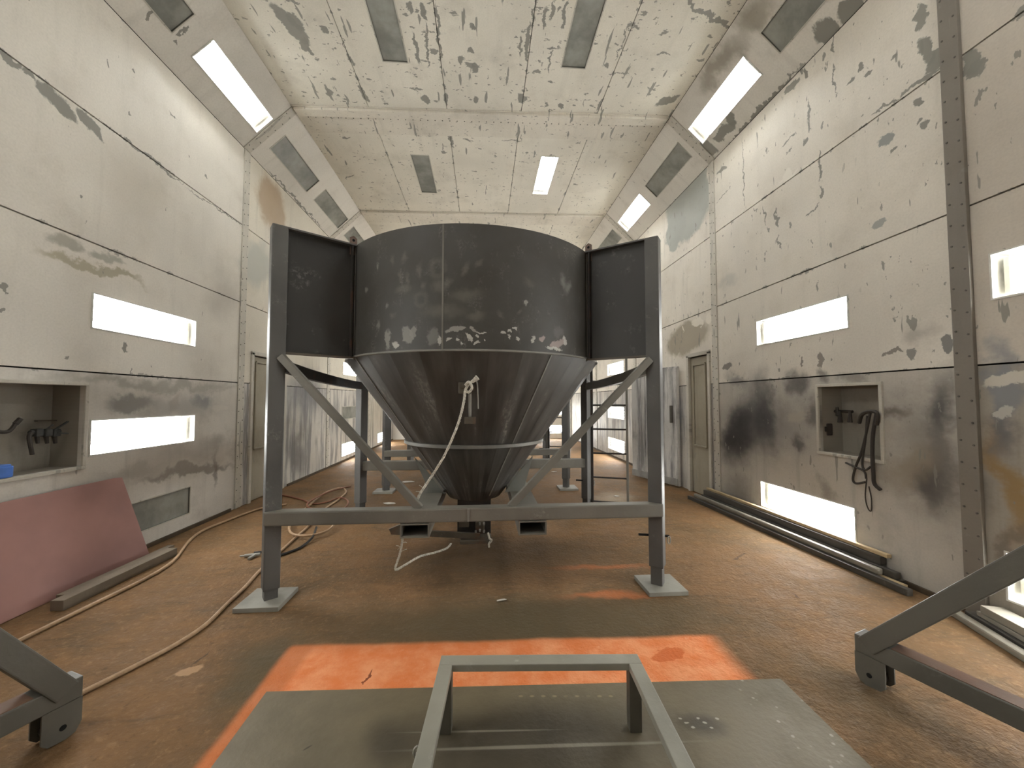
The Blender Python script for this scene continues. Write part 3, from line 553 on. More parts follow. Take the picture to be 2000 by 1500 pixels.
for B in [tseg(757, 642, 757, 682, .03, G1, .25, .9), tseg(790, 638, 800, 672, .05, G1, .2, .85), tseg(812, 636, 800, 660, .03, G1, .2, .85), tseg(848, 642, 842, 674, .05, srgb(112, 110, 104), .3, .8), tseg(768, 668, 778, 678, .03, W1, .2), tseg(858, 655, 860, 674, .02, W1, .2),
          tseg(872, 646, 912, 640, .022, srgb(164, 160, 152), .15), tseg(918, 638, 932, 648, .016, srgb(164, 160, 152), .15), tseg(930, 648, 950, 650, .008, W1, .15), tseg(908, 652, 922, 668, .018, W1, .15), tseg(872, 662, 880, 664, .010, W1, .15), tseg(888, 668, 894, 662, .012, W1, .15), tseg(900, 672, 904, 668, .014, W1, .15),
          tseg(930, 660, 936, 656, .011, W1, .15), tseg(926, 672, 934, 666, .012, W1, .15), tseg(945, 668, 948, 662, .008, W1, .15), tseg(978, 646, 988, 652, .011, W1, .15), tseg(1004, 645, 1008, 638, .016, W1, .15), tseg(1009, 662, 1015, 657, .016, W1, .15), tseg(997, 648, 998, 647, .010, W1, .15), tseg(995, 658, 996, 657, .010, W1, .15), tseg(1026, 596, 1029, 588, .02, srgb(160, 158, 150), .3), tseg(1036, 668, 1046, 658, .012, W1, .2),
          tseg(1056, 668, 1062, 655, .03, PK, .25, .9), tseg(1072, 676, 1104, 668, .03, PK, .25, .85), tseg(1100, 654, 1106, 676, .022, srgb(170, 164, 156), .2, .9), tseg(1066, 680, 1100, 682, .012, W1, .2), tseg(1086, 640, 1096, 660, .06, srgb(96, 92, 88), .6, .6)]:
    col = N.blob(Pc, col, B)
N.bump(N.noise(P, 30, 3), 0.1, 0.01)
tank_m = N.fin(col, N.ramp(n1, 0, 1, 0.5, 0.7))
N = NT('cone_steel'); P = unrolled(N)
st_ = N.noise(N.mapping(P, scale=(2.6, 0.6, 1)), 1.9, 4, 0.55)
col = N.mix(N.ramp(st_, 0.3, 0.7), srgb(56, 53, 49), srgb(86, 83, 78))
col = N.mix(N.math('MULTIPLY', N.ramp(st_, 0.55, 0.75), N.ramp(N.noise(P, 26, 4, 0.7), 0.4, 0.7)), col, srgb(150, 146, 138))
col = N.mix(N.ramp(N.noise(P, 1.5, 3), 0.5, 0.75, 0, 0.5), col, srgb(52, 45, 40))
N.bump(N.noise(P, 26, 3), 0.1, 0.01); cone_m = N.fin(col, N.ramp(st_, 0.3, 0.7, 0.42, 0.6))
post_m = steel('post_steel', srgb(90, 88, 85), srgb(150, 147, 140), 0.6, 2.6, 0.5)
wing_m = steel('wing_steel', srgb(56, 54, 51), srgb(150, 147, 140), 0.75, 1.6, 0.5)
beam_m = steel('beam_steel', srgb(112, 108, 99), srgb(158, 154, 145), 0.5, 2.6, 0.5)
edge_m = steel('weld_strip', srgb(126, 123, 116), srgb(176, 172, 164), 0.6, 6, 0.5)
gus_m = steel('gusset_steel', srgb(132, 134, 128), srgb(172, 170, 162), 0.5, 4, 0.5)
dk_m = steel('dark_steel', srgb(46, 42, 38), srgb(96, 92, 86), 0.5, 5, 0.55, rust=0.3)
gate_m = steel('gate_steel', srgb(88, 80, 68), srgb(150, 142, 128), 0.5, 6, 0.55, rust=0.4)
plate_m = steel('foot_plate_steel', srgb(138, 135, 126), srgb(178, 174, 164), 0.5, 5, 0.55)
black_m = plain('tube_inside', srgb(14, 13, 12), 0.9)
galv_m = steel('galvanised', srgb(150, 148, 140), srgb(190, 186, 176), 0.5, 9, 0.45)
rope_m = plain('rope_fibre', srgb(206, 200, 186), 0.9, var=0.2, scale=60)
BZ0, BZ1 = 0.575, 0.68
def make_hopper(full=True):
    root = empty('steel_hopper')
    corners = {(-1, -1): (-1.49, -1.10), (1, -1): (1.49, -1.10), (-1, 1): (-1.49, 1.00), (1, 1): (1.49, 1.00)}
    def lathe(prof, seg, smooth, name, mat, closed=False):
        bm = bmesh.new(); rings = [[bm.verts.new((rr * math.sin(2 * math.pi * (k + .5) / seg), -rr * math.cos(2 * math.pi * (k + .5) / seg), z)) for k in range(seg)] for rr, z in prof]
        for A, B in zip(rings, rings[1:]):
            for k in range(seg): bm.faces.new((A[k], A[(k + 1) % seg], B[(k + 1) % seg], B[k]))
        if closed:
            A, B = rings[-1], rings[0]
            for k in range(seg): bm.faces.new((A[k], A[(k + 1) % seg], B[(k + 1) % seg], B[k]))
        return obj(name, bm, mat, root, smooth=smooth)
    tank = lathe([(TR - .008, TZ0), (TR, TZ0), (TR, TZ1), (TR - .008, TZ1)], 96, True, 'tank_shell', tank_m, True)
    k_ = 1.04 / 1.41; cr = lambda z: 1.285 - (TZ0 - z) * k_
    cone = lathe([(cr(TZ0), TZ0), (cr(1.10), 1.10), (cr(0.50), 0.50), (cr(0.50) - .01, 0.50), (cr(TZ0) - .012, TZ0)], 30, False, 'cone', cone_m, True)
    lathe([(TR - .002, TZ0 - .008), (TR + .010, TZ0 - .004), (TR + .010, TZ0 + .006), (TR - .002, TZ0 + .012)], 96, True, 'weld_bead', edge_m, True)
    rb = cr(1.08); lathe([(rb + .014, 1.062), (rb + .026, 1.068), (rb + .026, 1.096), (rb + .014, 1.100), (rb - .02, 1.09), (rb - .02, 1.062)], 60, True, 'band_ring', edge_m, True)
    # vertical shell seams and two seams on the cone
    for px in (865,):
        a = tankhit(px, 560)[0] / TR; bm = bmesh.new(); bar(bm, (math.sin(a) * TR, -math.cos(a) * TR, TZ0 + .01), (math.sin(a) * TR, -math.cos(a) * TR, TZ1 - .005), 0.014, 0.008, 0.002, up=(math.sin(a), -math.cos(a), 0)); obj('shell_seam', bm, beam_m, tank)
    for a in (0.52, -0.9, 1.9):
        bm = bmesh.new(); f = lambda z: (math.sin(a) * (cr(z) - .002), -math.cos(a) * (cr(z) - .002), z); bar(bm, f(0.55), f(TZ0 - .01), 0.012, 0.012, 0, up=(math.sin(a), -math.cos(a), 0)); obj('cone_seam', bm, edge_m, cone)
    # vent hood rim lugs
    for sx, sy in ((-1, -1), (1, -1)):
        cx, cy = corners[sx, sy]; d = Vector((-cx, -cy, 0)).normalized(); e = -d * (TR + .015); bm = bmesh.new()
        prism(bm, [e + Vector((0, 0, TZ1 - .08)) - d * .03, e + Vector((0, 0, TZ1 - .08)) + d * .03, e + Vector((0, 0, TZ1 + .07)) + d * .03, e + Vector((0, 0, TZ1 + .09)), e + Vector((0, 0, TZ1 + .07)) - d * .03], 0.014, (d.y, -d.x, 0)); lg = obj('lifting_lug', bm, steel('lug_steel', srgb(120, 98, 86), srgb(170, 160, 150), 0.5, 9), root)
        nrm = Vector((d.y, -d.x, 0)); nrm = nrm if nrm.y < 0 else -nrm; hc = e + Vector((0, 0, TZ1 + .05)); bm = bmesh.new(); cyl(bm, hc + nrm * .006, hc + nrm * .0085, 0.012, 10); obj('lug_hole', bm, black_m, lg)
    for (sx, sy), (cx, cy) in corners.items():
        top = 2.84 if sy < 0 else 2.84; low = 0.10 if (sx, sy) == (-1, -1) else 0.17
        ang = math.atan2(cy, cx); bm = bmesh.new(); box(bm, (cx, cy, (top + low) / 2), (0.11, 0.11, top - low), ang, 0.010); p = obj('post', bm, post_m, root)
        bm = bmesh.new(); box(bm, (cx, cy, 0.3), (0.09, 0.09, 0.56), ang, 0.008); obj('inner_leg', bm, post_m, p)
        bm = bmesh.new(); box(bm, (cx + sx * .02, cy, 0.016), (0.31, 0.30, 0.032), 0, 0.003); obj('foot_plate', bm, plate_m, p)
        if sx > 0:
            bm = bmesh.new(); cyl(bm, (cx - .15, cy, 0.42), (cx + .10, cy, 0.40), 0.010, 8); obj('leg_pin', bm, black_m, p)
            bm = bmesh.new(); sweep(bm, [(cx + .09 + .012 * math.cos(t), cy - .02, .375 + .03 * math.sin(t)) for t in [2 * math.pi * k / 10 for k in range(11)]], .004, 6, 0); obj('pin_ring', bm, galv_m, p)
        # wing plate from the post to the shell
        c = Vector((cx, cy, 0)); d = (-c).normalized(); n = Vector((d.y, -d.x, 0)); n = n if n.y * sy > 0 else -n
        s0, s1 = c + d * 0.05, c + d * (c.length - TR - .002); z0, z1 = 1.865, 2.825
        bm = bmesh.new(); prism(bm, [s0 + Vector((0, 0, z0)), s1 + Vector((0, 0, z0)), s1 + Vector((0, 0, z1)), s0 + Vector((0, 0, z1))], 0.012, n); wg = obj('wing_panel', bm, wing_m, root)
        bm = bmesh.new(); bar(bm, s0 + n * .024 + Vector((0, 0, z1 + .004)), s1 + n * .024 + Vector((0, 0, z1 + .004)), 0.07, 0.012); obj('top_flange', bm, post_m, wg)
        bm = bmesh.new(); bar(bm, s0 + n * .02 + Vector((0, 0, z0 - .006)), s1 + n * .02 + Vector((0, 0, z0 - .006)), 0.055, 0.014); obj('bottom_flange', bm, gate_m, wg)
        bm = bmesh.new(); bar(bm, s1 + n * .025 - d * .03 + Vector((0, 0, z0)), s1 + n * .025 - d * .03 + Vector((0, 0, z1)), 0.012, 0.05, up=n); obj('side_stiffener', bm, dk_m, wg)
        bm = bmesh.new(); q = s1 + n * .012 + d * .006; bar(bm, q + Vector((0, 0, z0 - .02)), q + Vector((0, 0, z1 + .01)), 0.018, 0.018, 0.004, up=n); obj('joint_weld', bm, edge_m, wg)
    # lower beams, side rails, braces
    bm = bmesh.new(); box(bm, (0, -1.135, (BZ0 + BZ1) / 2), (3.02, 0.10, BZ1 - BZ0), 0, 0.012); fb = obj('front_beam', bm, beam_m, root)
    bm = bmesh.new(); box(bm, (-.02, -1.188, (BZ0 + BZ1) / 2), (0.02, 0.008, BZ1 - BZ0 - .01), 0, 0.002); obj('beam_splice_weld', bm, edge_m, fb)
    bm = bmesh.new(); box(bm, (0, 1.0, (BZ0 + BZ1) / 2 + .02), (2.94, 0.09, 0.12), 0, 0.012); obj('rear_beam', bm, beam_m, root)
    for s in (-1, 1):
        bm = bmesh.new(); sweep_pts = [(s * 1.46, -1.06, 1.76), (s * 1.47, -.55, 1.725), (s * 1.48, 0, 1.70), (s * 1.48, .5, 1.685), (s * 1.49, 1.0, 1.68)]
        P_ = smooth_path(sweep_pts, 3)
        for a, b in zip(P_, P_[1:]): bar(bm, a, b, 0.05, 0.09, ext=.003)
        obj('side_rail', bm, dk_m if s < 0 else beam_m, root)
        bm = bmesh.new(); bar(bm, (s * 1.44, -1.13, 1.83), (-.06 + s * .36 if s > 0 else -.39, -1.13, BZ1 - .01), 0.055, 0.055, 0.006, up=(0, 1, 0)); obj('front_brace', bm, beam_m, root)
    for k, x in enumerate((-.42, .47)):      # fork pockets under the beams
        bm = bmesh.new(); w_, h_, t, y0, y1, z = 0.215, 0.105, 0.010, -1.19, 1.06, BZ0 - .055
        for s in (-1, 1):
            box(bm, (x + s * (w_ - t) / 2, (y0 + y1) / 2, z), (t, y1 - y0, h_)); box(bm, (x, (y0 + y1) / 2, z + s * (h_ - t) / 2), (w_ - 2 * t, y1 - y0, t))
        fp = obj('fork_pocket', bm, beam_m, root)
        # gusset plates from pocket up to the cone
        s = -1 if k == 0 else 1; xi = lambda z: s * (cr(z) * 0.96); y = -.22
        bm = bmesh.new(); prism(bm, [(x + s * .07, y, z + .05), (x + s * .07 - s * .03, y, .62), (xi(.93) + s * .03, y, .93), (xi(.78) - s * .0, y, .78), (xi(.56), y, .56), (x - s * .14, y, z + .05)], 0.014, (0, 1, 0)); obj('gusset', bm, gus_m, root)
        bm = bmesh.new(); prism(bm, [(x - s * .14, y, z + .05), (x - s * .14, y + .0, .62), (xi(.60), y + .28, .60), (x - s * .12, y + .28, z + .05)], 0.012, (1, 0, 0)); obj('gusset_return', bm, dk_m, root)
        if False: pass
    # outlet, slide gate and lever
    bm = bmesh.new(); box(bm, (0, 0, .32), (.34, .34, .36), 0, 0.006); ot = obj('outlet_box', bm, dk_m, root)
    bm = bmesh.new(); box(bm, (.02, -.17, .125), (.30, .40, .03), 0, 0.004); obj('slide_gate', bm, gate_m, ot)
    bm = bmesh.new(); box(bm, (-.10, -.20, .25), (.10, .05, .05), 0, 0.004); box(bm, (.06, -.21, .235), (.09, .05, .09), 0, 0.01); obj('gate_bracket', bm, gate_m, ot)
    bm = bmesh.new()
    for dx, dz in ((.02, .19), (.06, .20), (.10, .19), (.06, .265), (.10, .265)): cyl(bm, (dx, -.27, dz), (dx, -.23, dz), .012, 6)
    tag(obj('gate_bolts', bm, galv_m, ot), kind='stuff')
    bm = bmesh.new(); bar(bm, (-.79, -.33, .24), (.06, -.30, .16), 0.03, 0.055, 0.004); bar(bm, (-.80, -.33, .245), (-.66, -.33, .30), 0.03, 0.04, 0.004); obj('gate_lever', bm, gate_m, root)
    # striker fitting on the cone face
    z = 1.62; y = -cr(z) ; q = lambda u, v, off=0.0: ony(u, v, HY + y - off) - Vector((HX, HY, 0))
    bm = bmesh.new(); box(bm, q(908, 758, .0), (.10, .05, .09), 0, .008); cyl(bm, q(902, 755, .03), q(926, 757, .03), .022, 10); sf = obj('striker_bracket', bm, gate_m, root)
    bm = bmesh.new(); cyl(bm, q(918, 768, .02), q(918, 818, -.12), .011, 8); obj('striker_rod', bm, galv_m, root)
    bm = bmesh.new(); b_ = q(918, 821, -.10); box(bm, b_, (.09, .05, .055), 0, .004); obj('striker_block', bm, gate_m, root)
    bm = bmesh.new(); sweep(bm, [q(922, 747, .02), q(931, 746, .02), q(933, 770, -.03), q(934, 798, -.08)], .006, 6); obj('latch_rod', bm, galv_m, root)
    # access ladder by the rear right post
    la = empty('ladder'); la.parent = root
    A = Vector((1.56, .98, 0)); B = Vector((1.99, .83, 0))
    for p, m in ((A, dk_m), (B, beam_m)):
        bm = bmesh.new(); bar(bm, p + Vector((0, 0, .06)), p + Vector((0, 0, 2.8)), .05, .03, .004, up=(B - A).normalized()); o = obj('ladder_rail', bm, m, la)
    for k in range(9):
        bm = bmesh.new(); zz = .14 + .322 * k; cyl(bm, A + Vector((0, 0, zz)), B + Vector((0, 0, zz)), .012, 8); obj('rung', bm, dk_m, la)
    bm = bmesh.new(); bar(bm, (1.49, 1.0, 1.72), (1.99, .83, 1.72), .04, .05, .004); bar(bm, (1.49, 1.0, .66), (1.56, .98, .66), .04, .05, .004); obj('ladder_bracket', bm, beam_m, la)
    return root
hop = make_hopper(); hop.location = (HX, HY, 0)
tag(hop, 'dark steel hopper with cone, wing panels and braced frame, nearest and largest', 'hopper', 'steel hoppers')
hop2 = copy_tree(hop); hop2.location = (HX, HY + 3.42, 0)
tag(hop2, 'second steel hopper frame standing behind the nearest hopper, mostly hidden', 'hopper', 'steel hoppers')
# ropes on the front hopper
def rope(name, pts, r, label, parent=None, fray=()):
    bm = bmesh.new(); P_ = smooth_path(pts, 10)
    L_ = 0; cum = [0]
    for a, b in zip(P_, P_[1:]): L_ += (b - a).length; cum.append(L_)
    for ph in (0, 2 * math.pi / 3, 4 * math.pi / 3):
        Q = []
        for i, p in enumerate(P_):
            t = (P_[min(i + 1, len(P_) - 1)] - P_[max(0, i - 1)]).normalized(); x = t.cross(Vector((.3, 1, .2))).normalized(); y = t.cross(x); a = cum[i] * 95 + ph
            Q.append(p + (x * math.cos(a) + y * math.sin(a)) * r * .55)
        sweep(bm, Q, r * .62, 5, 0)
    for p, dv in fray: sweep(bm, [p, Vector(p) + Vector(dv) * .5 + Vector((.004, 0, .004)), Vector(p) + Vector(dv)], lambda i: .0022, 4, 3)
    return obj(name, bm, rope_m, parent, smooth=True)
yk = HY - 1.10
R1 = [ony(934, 738, 2.96), ony(918, 748, 2.97), ony(909, 762, 3.0), ony(906, 785, 2.99), ony(897, 820, 2.99), ony(884, 855, 3.0), ony(866, 893, 3.03), ony(843, 930, 3.09), ony(822, 962, 3.12), ony(815, 976, 3.13)]
rp = rope('rope', R1, .010, '', fray=[(ony(826, 955, 3.11), (-.03, 0, .03)), (ony(822, 962, 3.12), (-.04, 0, .01)), (ony(836, 940, 3.10), (-.03, 0, -.02)), (ony(895, 825, 2.99), (.02, 0, .01))])
bm = bmesh.new(); p = ony(930, 740, 2.96); cyl(bm, ony(922, 746, 2.96), ony(933, 737, 2.95), .012, 8, .022); obj('frayed_end', bm, rope_m, rp)
bm = bmesh.new(); sweep(bm, [ony(909, 752, 2.97), ony(916, 746, 2.95), ony(922, 757, 2.95), ony(915, 766, 2.97), ony(908, 760, 2.97)], .011, 6); obj('knot', bm, rope_m, rp)
tag(rp, 'white rope tied to the cone fitting and hanging down to the left brace', 'rope')
R2 = [ony(786, 1042, 3.2), ony(785, 1062, 3.22), ony(780, 1085, 3.25), ony(772, 1112, 3.3), ony(790, 1104, 3.35), ony(820, 1087, 3.45), ony(850, 1079, 3.55), ony(872, 1071, 3.65), ony(881, 1062, 3.72)]
rp = rope('rope', R2, .009, '', fray=[(ony(783, 1070, 3.23), (-.04, 0, .02)), (ony(785, 1060, 3.22), (.04, 0, .0)), (ony(782, 1078, 3.24), (.05, 0, .02)), (ony(784, 1066, 3.23), (-.03, 0, -.03))])
tag(rp, 'loose frayed white rope loop dangling from the gate lever under the front beam', 'rope')
bm = bmesh.new(); sweep(bm, [ony(953, 1040, 3.6), ony(956, 1052, 3.58), ony(960, 1055, 3.58), ony(955, 1062, 3.6), ony(955, 1068, 3.62)], .010, 6); tag(obj('rag', bm, rope_m, smooth=True), 'small white rag twisted at right end of the slide gate', 'rag')
# ------------------------------------------------------------------ steel plate and stool in the foreground
N = NT('plate_overspray'); P = N.plane2(0, 1); g = N.noise(P, 2.2, 5, 0.6)
col = N.mix(N.ramp(g, 0.35, 0.7), srgb(108, 98, 78), srgb(96, 87, 68))
Pw = N.warp(P, 3, .12, 4); K = srgb(62, 56, 44); Lg = srgb(122, 116, 102)
for B in [fseg(740, 1445, 1330, 1430, .20, soft=.8, c=K, st=.8), fseg(700, 1500, 1300, 1500, .18, soft=.8, c=K, st=.7), fseg(720, 1420, 800, 1480, .1, soft=.8, c=K, st=.7), fseg(1320, 1415, 1420, 1430, .07, soft=.7, c=K, st=.85)]: col = N.blob(Pw, col, B)
for B in [fseg(775, 1436, 1100, 1430, .006, soft=.5, c=Lg, st=.9), fseg(762, 1472, 1390, 1452, .010, soft=.5, c=Lg, st=.9), fseg(590, 1472, 610, 1460, .005, soft=.4, c=K)]: col = N.blob(N.warp(P, 3, .004, 2), col, B)
for k in range(9): col = N.blob(P, col, fseg(1012 + 22 * k, 1364, 1022 + 22 * k, 1364, .008, soft=.5, c=srgb(134, 122, 96), st=.8 if k not in (4, 6) else .3))
for k in range(7): col = N.blob(N.warp(P, 12, .03, 3), col, fseg(1325 + 12 * k, 1408 + (k % 3) * 9, 1334 + 12 * k, 1409 + (k % 3) * 9, .006, soft=.4, c=srgb(170, 164, 150), st=.8))
v_ = N.n('ShaderNodeTexVoronoi'); N.L(N.mapping(P, scale=(1, 1, 1)), v_.inputs[0]); v_.inputs['Scale'].default_value = 26
sx = N.n('ShaderNodeSeparateXYZ'); N.L(P, sx.inputs[0])
col = N.mix(N.math('MULTIPLY', N.ramp(v_.outputs['Distance'], .12, .26, .8, 0), N.math('MULTIPLY', N.ramp(sx.outputs[0], 1.25, 1.38), N.ramp(N.noise(P, 7, 3), .42, .6))), col, srgb(150, 144, 130))
N.bump(N.noise(P, 40, 3), .2, .01); ps_m = N.fin(col, N.ramp(g, .3, .7, .42, .62))
bm = bmesh.new(); prism(bm, [(-1.100, 2.113, .006), (1.589, 2.003, .006), (1.545, .30, .006), (-1.085, .42, .006)], .010, (0, 0, 1)); sp = tag(obj('steel_plate', bm, ps_m), 'flat olive grey steel sheet lying on the floor beside the orange strip', 'steel sheet')
bar_m = steel('stool_steel', srgb(146, 143, 132), srgb(196, 192, 182), 0.9, 3, 0.45)
barin_m = steel('stool_leg_steel', srgb(84, 80, 70), srgb(130, 126, 116), 0.5, 4, 0.5)
st = empty('steel_trestle', (.262, 1.785, .011), math.radians(-3.6)); tag(st, 'low open steel trestle frame of square tube standing on the grey sheet', 'trestle')
TZ, TW = .32 - .011, .052; BH = .032
bm = bmesh.new(); bar(bm, (-.455, 0, TZ - BH / 2), (.455, 0, TZ - BH / 2), .066, BH, .004, ext=.0); obj('cross_bar', bm, bar_m, st)
bm = bmesh.new(); bar(bm, (-.40, -1.28, TZ - BH / 2), (.40, -1.28, TZ - BH / 2), .066, BH, .004); obj('cross_bar', bm, bar_m, st)
for s in (-1, 1):
    bm = bmesh.new(); bar(bm, (s * .425, -.033, TZ - BH / 2), (s * .425, -1.31, TZ - BH / 2), .06, BH, .004); obj('side_bar', bm, bar_m, st)
    for y in (.0, -1.28):
        bm = bmesh.new(); box(bm, (s * .427, y, (TZ - BH) / 2), (.055, .05, TZ - BH), 0, .004); obj('leg', bm, barin_m, st)
# short chain hooked on the trestle
ch = empty('chain', onz(815, 1447, .15)); tag(ch, 'short galvanised chain hanging on the left bar of the trestle', 'chain')
ct = st.location + Matrix.Rotation(math.radians(-3.6), 3, 'Z') @ Vector((-.425 - .036, -.42, 0)); ch.location = (ct.x, ct.y, .30)
def link(parent, loc, rz, tilt):
    bm = bmesh.new(); pts = [(.011 * math.cos(a), 0, .018 * math.sin(a)) for a in [2 * math.pi * k / 12 for k in range(13)]]; sweep(bm, pts, .0042, 6, 0); o = obj('chain_link', bm, galv_m, parent, smooth=True); o.location = loc; o.rotation_euler = (tilt, 0, rz); return o
for k in range(5): link(ch, (-.004 * (k % 2), 0, -.012 - .024 * k), (k % 2) * 1.4 + .2, .2 * (k % 2))
# ------------------------------------------------------------------ the two stands at the sides
stand_m = steel('stand_steel', srgb(96, 93, 85), srgb(140, 136, 126), .4, 3, .5); rusty = steel('stand_inner_steel', srgb(112, 84, 66), srgb(150, 128, 112), .5, 3, .6, rust=.5)
def stand(sx, cx, cy, ax, ay, rise, label):
    """corner foot, a rail running back and out past the viewer, a brace rising over it"""
    root = empty('steel_stand', (cx, cy, 0)); tag(root, label, 'stand')
    d = Vector((ax, ay, 0)).normalized(); nrm = Vector((0, 0, 1)); z0 = .20
    o = Vector((0, 0, 0))
    side = Vector((-d.y, d.x, 0)) if sx > 0 else Vector((d.y, -d.x, 0))
    bm = bmesh.new(); bar(bm, o - d * .05 + Vector((0, 0, z0)), d * 1.5 + Vector((0, 0, z0)), .10, .09, .006); rl = obj('rail', bm, stand_m, root)
    bm = bmesh.new(); bar(bm, d * .10 + Vector((0, 0, z0 + .046)), d * 1.48 + Vector((0, 0, z0 + .046)), .085, .004); obj('rail_top', bm, rusty, rl)
    e = d * .95 + Vector((0, 0, z0 + .95 * rise)); bm = bmesh.new(); bar(bm, Vector((0, 0, z0 + .005)), e, .115, .085, .006); obj('brace', bm, stand_m, root)
    bm = bmesh.new(); box(bm, d * .92 + Vector((0, 0, (z0 + .92 * rise + .2) / 2)), (.09, .09, .92 * rise), math.atan2(d.y, d.x), .006); obj('upright', bm, stand_m, root)
    # foot: two cheek plates and a back with an open mouth, rounded lower corners
    x = d.cross(Vector((0, 0, 1)))
    for s in (-1, 1):
        c = x * (s * .045); bm = bmesh.new()
        prof = [(-.05, .155), (.075, .155), (.075, .03), (.055, .008), (.0, .002), (-.03, .012), (-.05, .05)]
        prism(bm, [c + d * a + Vector((0, 0, b)) for a, b in prof], .010, x); ck = obj('cheek_plate', bm, stand_m, root)
        bm = bmesh.new(); cyl(bm, c + d * .01 + Vector((0, 0, .06)) - x * .0065, c + d * .01 + Vector((0, 0, .06)) + x * .0065, .012, 10); obj('pin_hole', bm, black_m, ck)
    bm = bmesh.new(); bar(bm, -d * .046 + Vector((0, 0, .03)), -d * .046 + Vector((0, 0, .155)), .08, .008, up=d); obj('back_plate', bm, stand_m, root)
    bm = bmesh.new(); cyl(bm, x * -.035 + d * .01 + Vector((0, 0, .05)), x * .035 + d * .01 + Vector((0, 0, .05)), .045, 16); obj('roller', bm, dk_m, root)
    return root
stand(1, 2.06, 1.95, .33, -.94, 1.20, 'grey steel stand with rising brace at the right picture edge')
stand(-1, -1.88, 1.92, -.40, -.92, 1.55, 'dark steel stand with rising brace at the left picture edge')
# ------------------------------------------------------------------ left wall side: sheet, boards, hoses
red_m = plain('red_oxide', srgb(166, 126, 119), 0.65, var=.10, scale=2)
bm = bmesh.new(); prism(bm, [(-3.21, 1.9, .004), (-3.21, 4.02, .004), (-3.365, 3.88, .775), (-3.367, 3.80, .785), (-3.365, 1.9, .775)], .008, (1, 0, .3)); tag(obj('leaning_sheet', bm, red_m), 'reddish brown sheet leaning against the foot of the left wall', 'sheet')
wood_g = steel('grey_board', srgb(118, 106, 90), srgb(160, 150, 134), .5, 4, .7)
def board(name, p0, p1, w_, h_, m, label, cat, group, bev=.004, z=0.0):
    bm = bmesh.new(); bar(bm, (p0[0], p0[1], z + h_ / 2 + .001), (p1[0], p1[1], z + h_ / 2 + .001), w_, h_, bev); return tag(obj(name, bm, m), label, cat, group)
board('board', (-3.015, 3.02), (-2.985, 4.00), .09, .075, wood_g, 'thicker grey board on the floor beside the tan hose', 'board', 'boards by the left wall')
board('board', (-3.115, 3.14), (-3.085, 4.12), .06, .06, wood_g, 'thinner grey board between the thicker board and the leaning sheet', 'board', 'boards by the left wall')
hose_m = plain('tan_hose', srgb(168, 138, 106), .6, var=.12, scale=30); hose_b = plain('black_hose', srgb(34, 32, 30), .5); red_hose = plain('red_hose', srgb(132, 84, 60), .6)
def hose(pts, r, m, label, zs=None, cat='hose'):
    bm = bmesh.new(); P_ = [onz(u, v, (zs[i] if zs else r + .001)) for i, (u, v) in enumerate(pts)]; sweep(bm, P_, r, 8, 6); return tag(obj('air_hose', bm, m, smooth=True), label, cat, 'air hoses on the floor')
hose([(-60, 1300), (62, 1239), (180, 1181), (290, 1127), (340, 1094), (368, 1058), (395, 1037), (440, 1018), (488, 1000), (515, 992), (560, 985)], .014, hose_m, 'tan air hose running along the left wall past the grey boards')
hose([(80, 1392), (178, 1344), (262, 1302), (345, 1258), (402, 1220), (440, 1183), (478, 1147), (505, 1117), (540, 1084), (575, 1052), (600, 1030), (618, 1010), (640, 990), (662, 975), (676, 960), (664, 953), (636, 962), (606, 985), (580, 1008), (565, 1028), (572, 1043), (605, 1046), (640, 1036), (652, 1020), (638, 1004), (612, 996)], .013, hose_m,
     'tan air hose crossing the floor to a loose coil behind the left post', [.014] * 13 + [.016, .02, .02, .02, .03, .042, .045, .044, .042, .042, .043, .043, .043])
hose([(535, 966), (556, 968), (590, 976), (612, 984), (640, 980), (664, 972), (680, 980), (668, 996), (640, 1000), (610, 994), (600, 984), (625, 968), (650, 958), (684, 950)], .012, red_hose, 'reddish hose tangled on the floor beyond the front beam', [.013, .013, .013, .014, .016, .03, .06, .06, .06, .065, .065, .065, .06, .013])
hose([(536, 1088), (560, 1080), (585, 1070), (602, 1058), (612, 1046), (618, 1030)], .012, hose_b, 'short black hose ending at the left front leg', [.013, .013, .013, .02, .04, .05])
gn = empty('spray_gun', onz(492, 1088, 0)); tag(gn, 'small silver spray gun lying on the floor left of the front leg', 'spray gun')
bm = bmesh.new(); cyl(bm, (-.06, -.01, .018), (.07, .01, .022), .015, 10); cyl(bm, (-.10, -.016, .018), (-.06, -.01, .018), .008, 8); obj('gun_body', bm, galv_m, gn, smooth=True)
bm = bmesh.new(); bar(bm, (.03, .0, .02), (.02, -.09, .018), .024, .022, .005); obj('grip', bm, galv_m, gn)
bm = bmesh.new(); cyl(bm, (-.02, .07, .014), (.16, .11, .014), .012, 8); obj('lance', bm, hose_b, gn, smooth=True)
# ------------------------------------------------------------------ bars along the right wall
dkbar = steel('bar_steel', srgb(74, 70, 64), srgb(130, 124, 114), .5, 4, .45); tim = steel('pale_timber', srgb(186, 164, 128), srgb(206, 190, 160), .4, 4, .7); ltb = steel('light_bar', srgb(140, 134, 122), srgb(180, 174, 162), .4, 4, .4)
BA = 'long bars along the right wall'
board('long_bar', (3.12, 5.68), (3.255, 2.76), .05, .05, dkbar, 'dark bar nearest the room in the long pile under the right wall light', 'bar', BA)
board('long_bar', (3.185, 5.55), (3.31, 2.84), .045, .045, tim, 'pale timber strip showing between dark bars of the long pile', 'bar', BA)
board('long_bar', (3.25, 5.5), (3.368, 2.9), .05, .05, dkbar, 'dark bar hidden at the bottom back of the long pile', 'bar', BA)
board('long_bar', (3.17, 5.6), (3.282, 3.0), .05, .05, ltb, 'grey bar with a pale sheen on top of the long pile', 'bar', BA, z=.052, bev=.015)
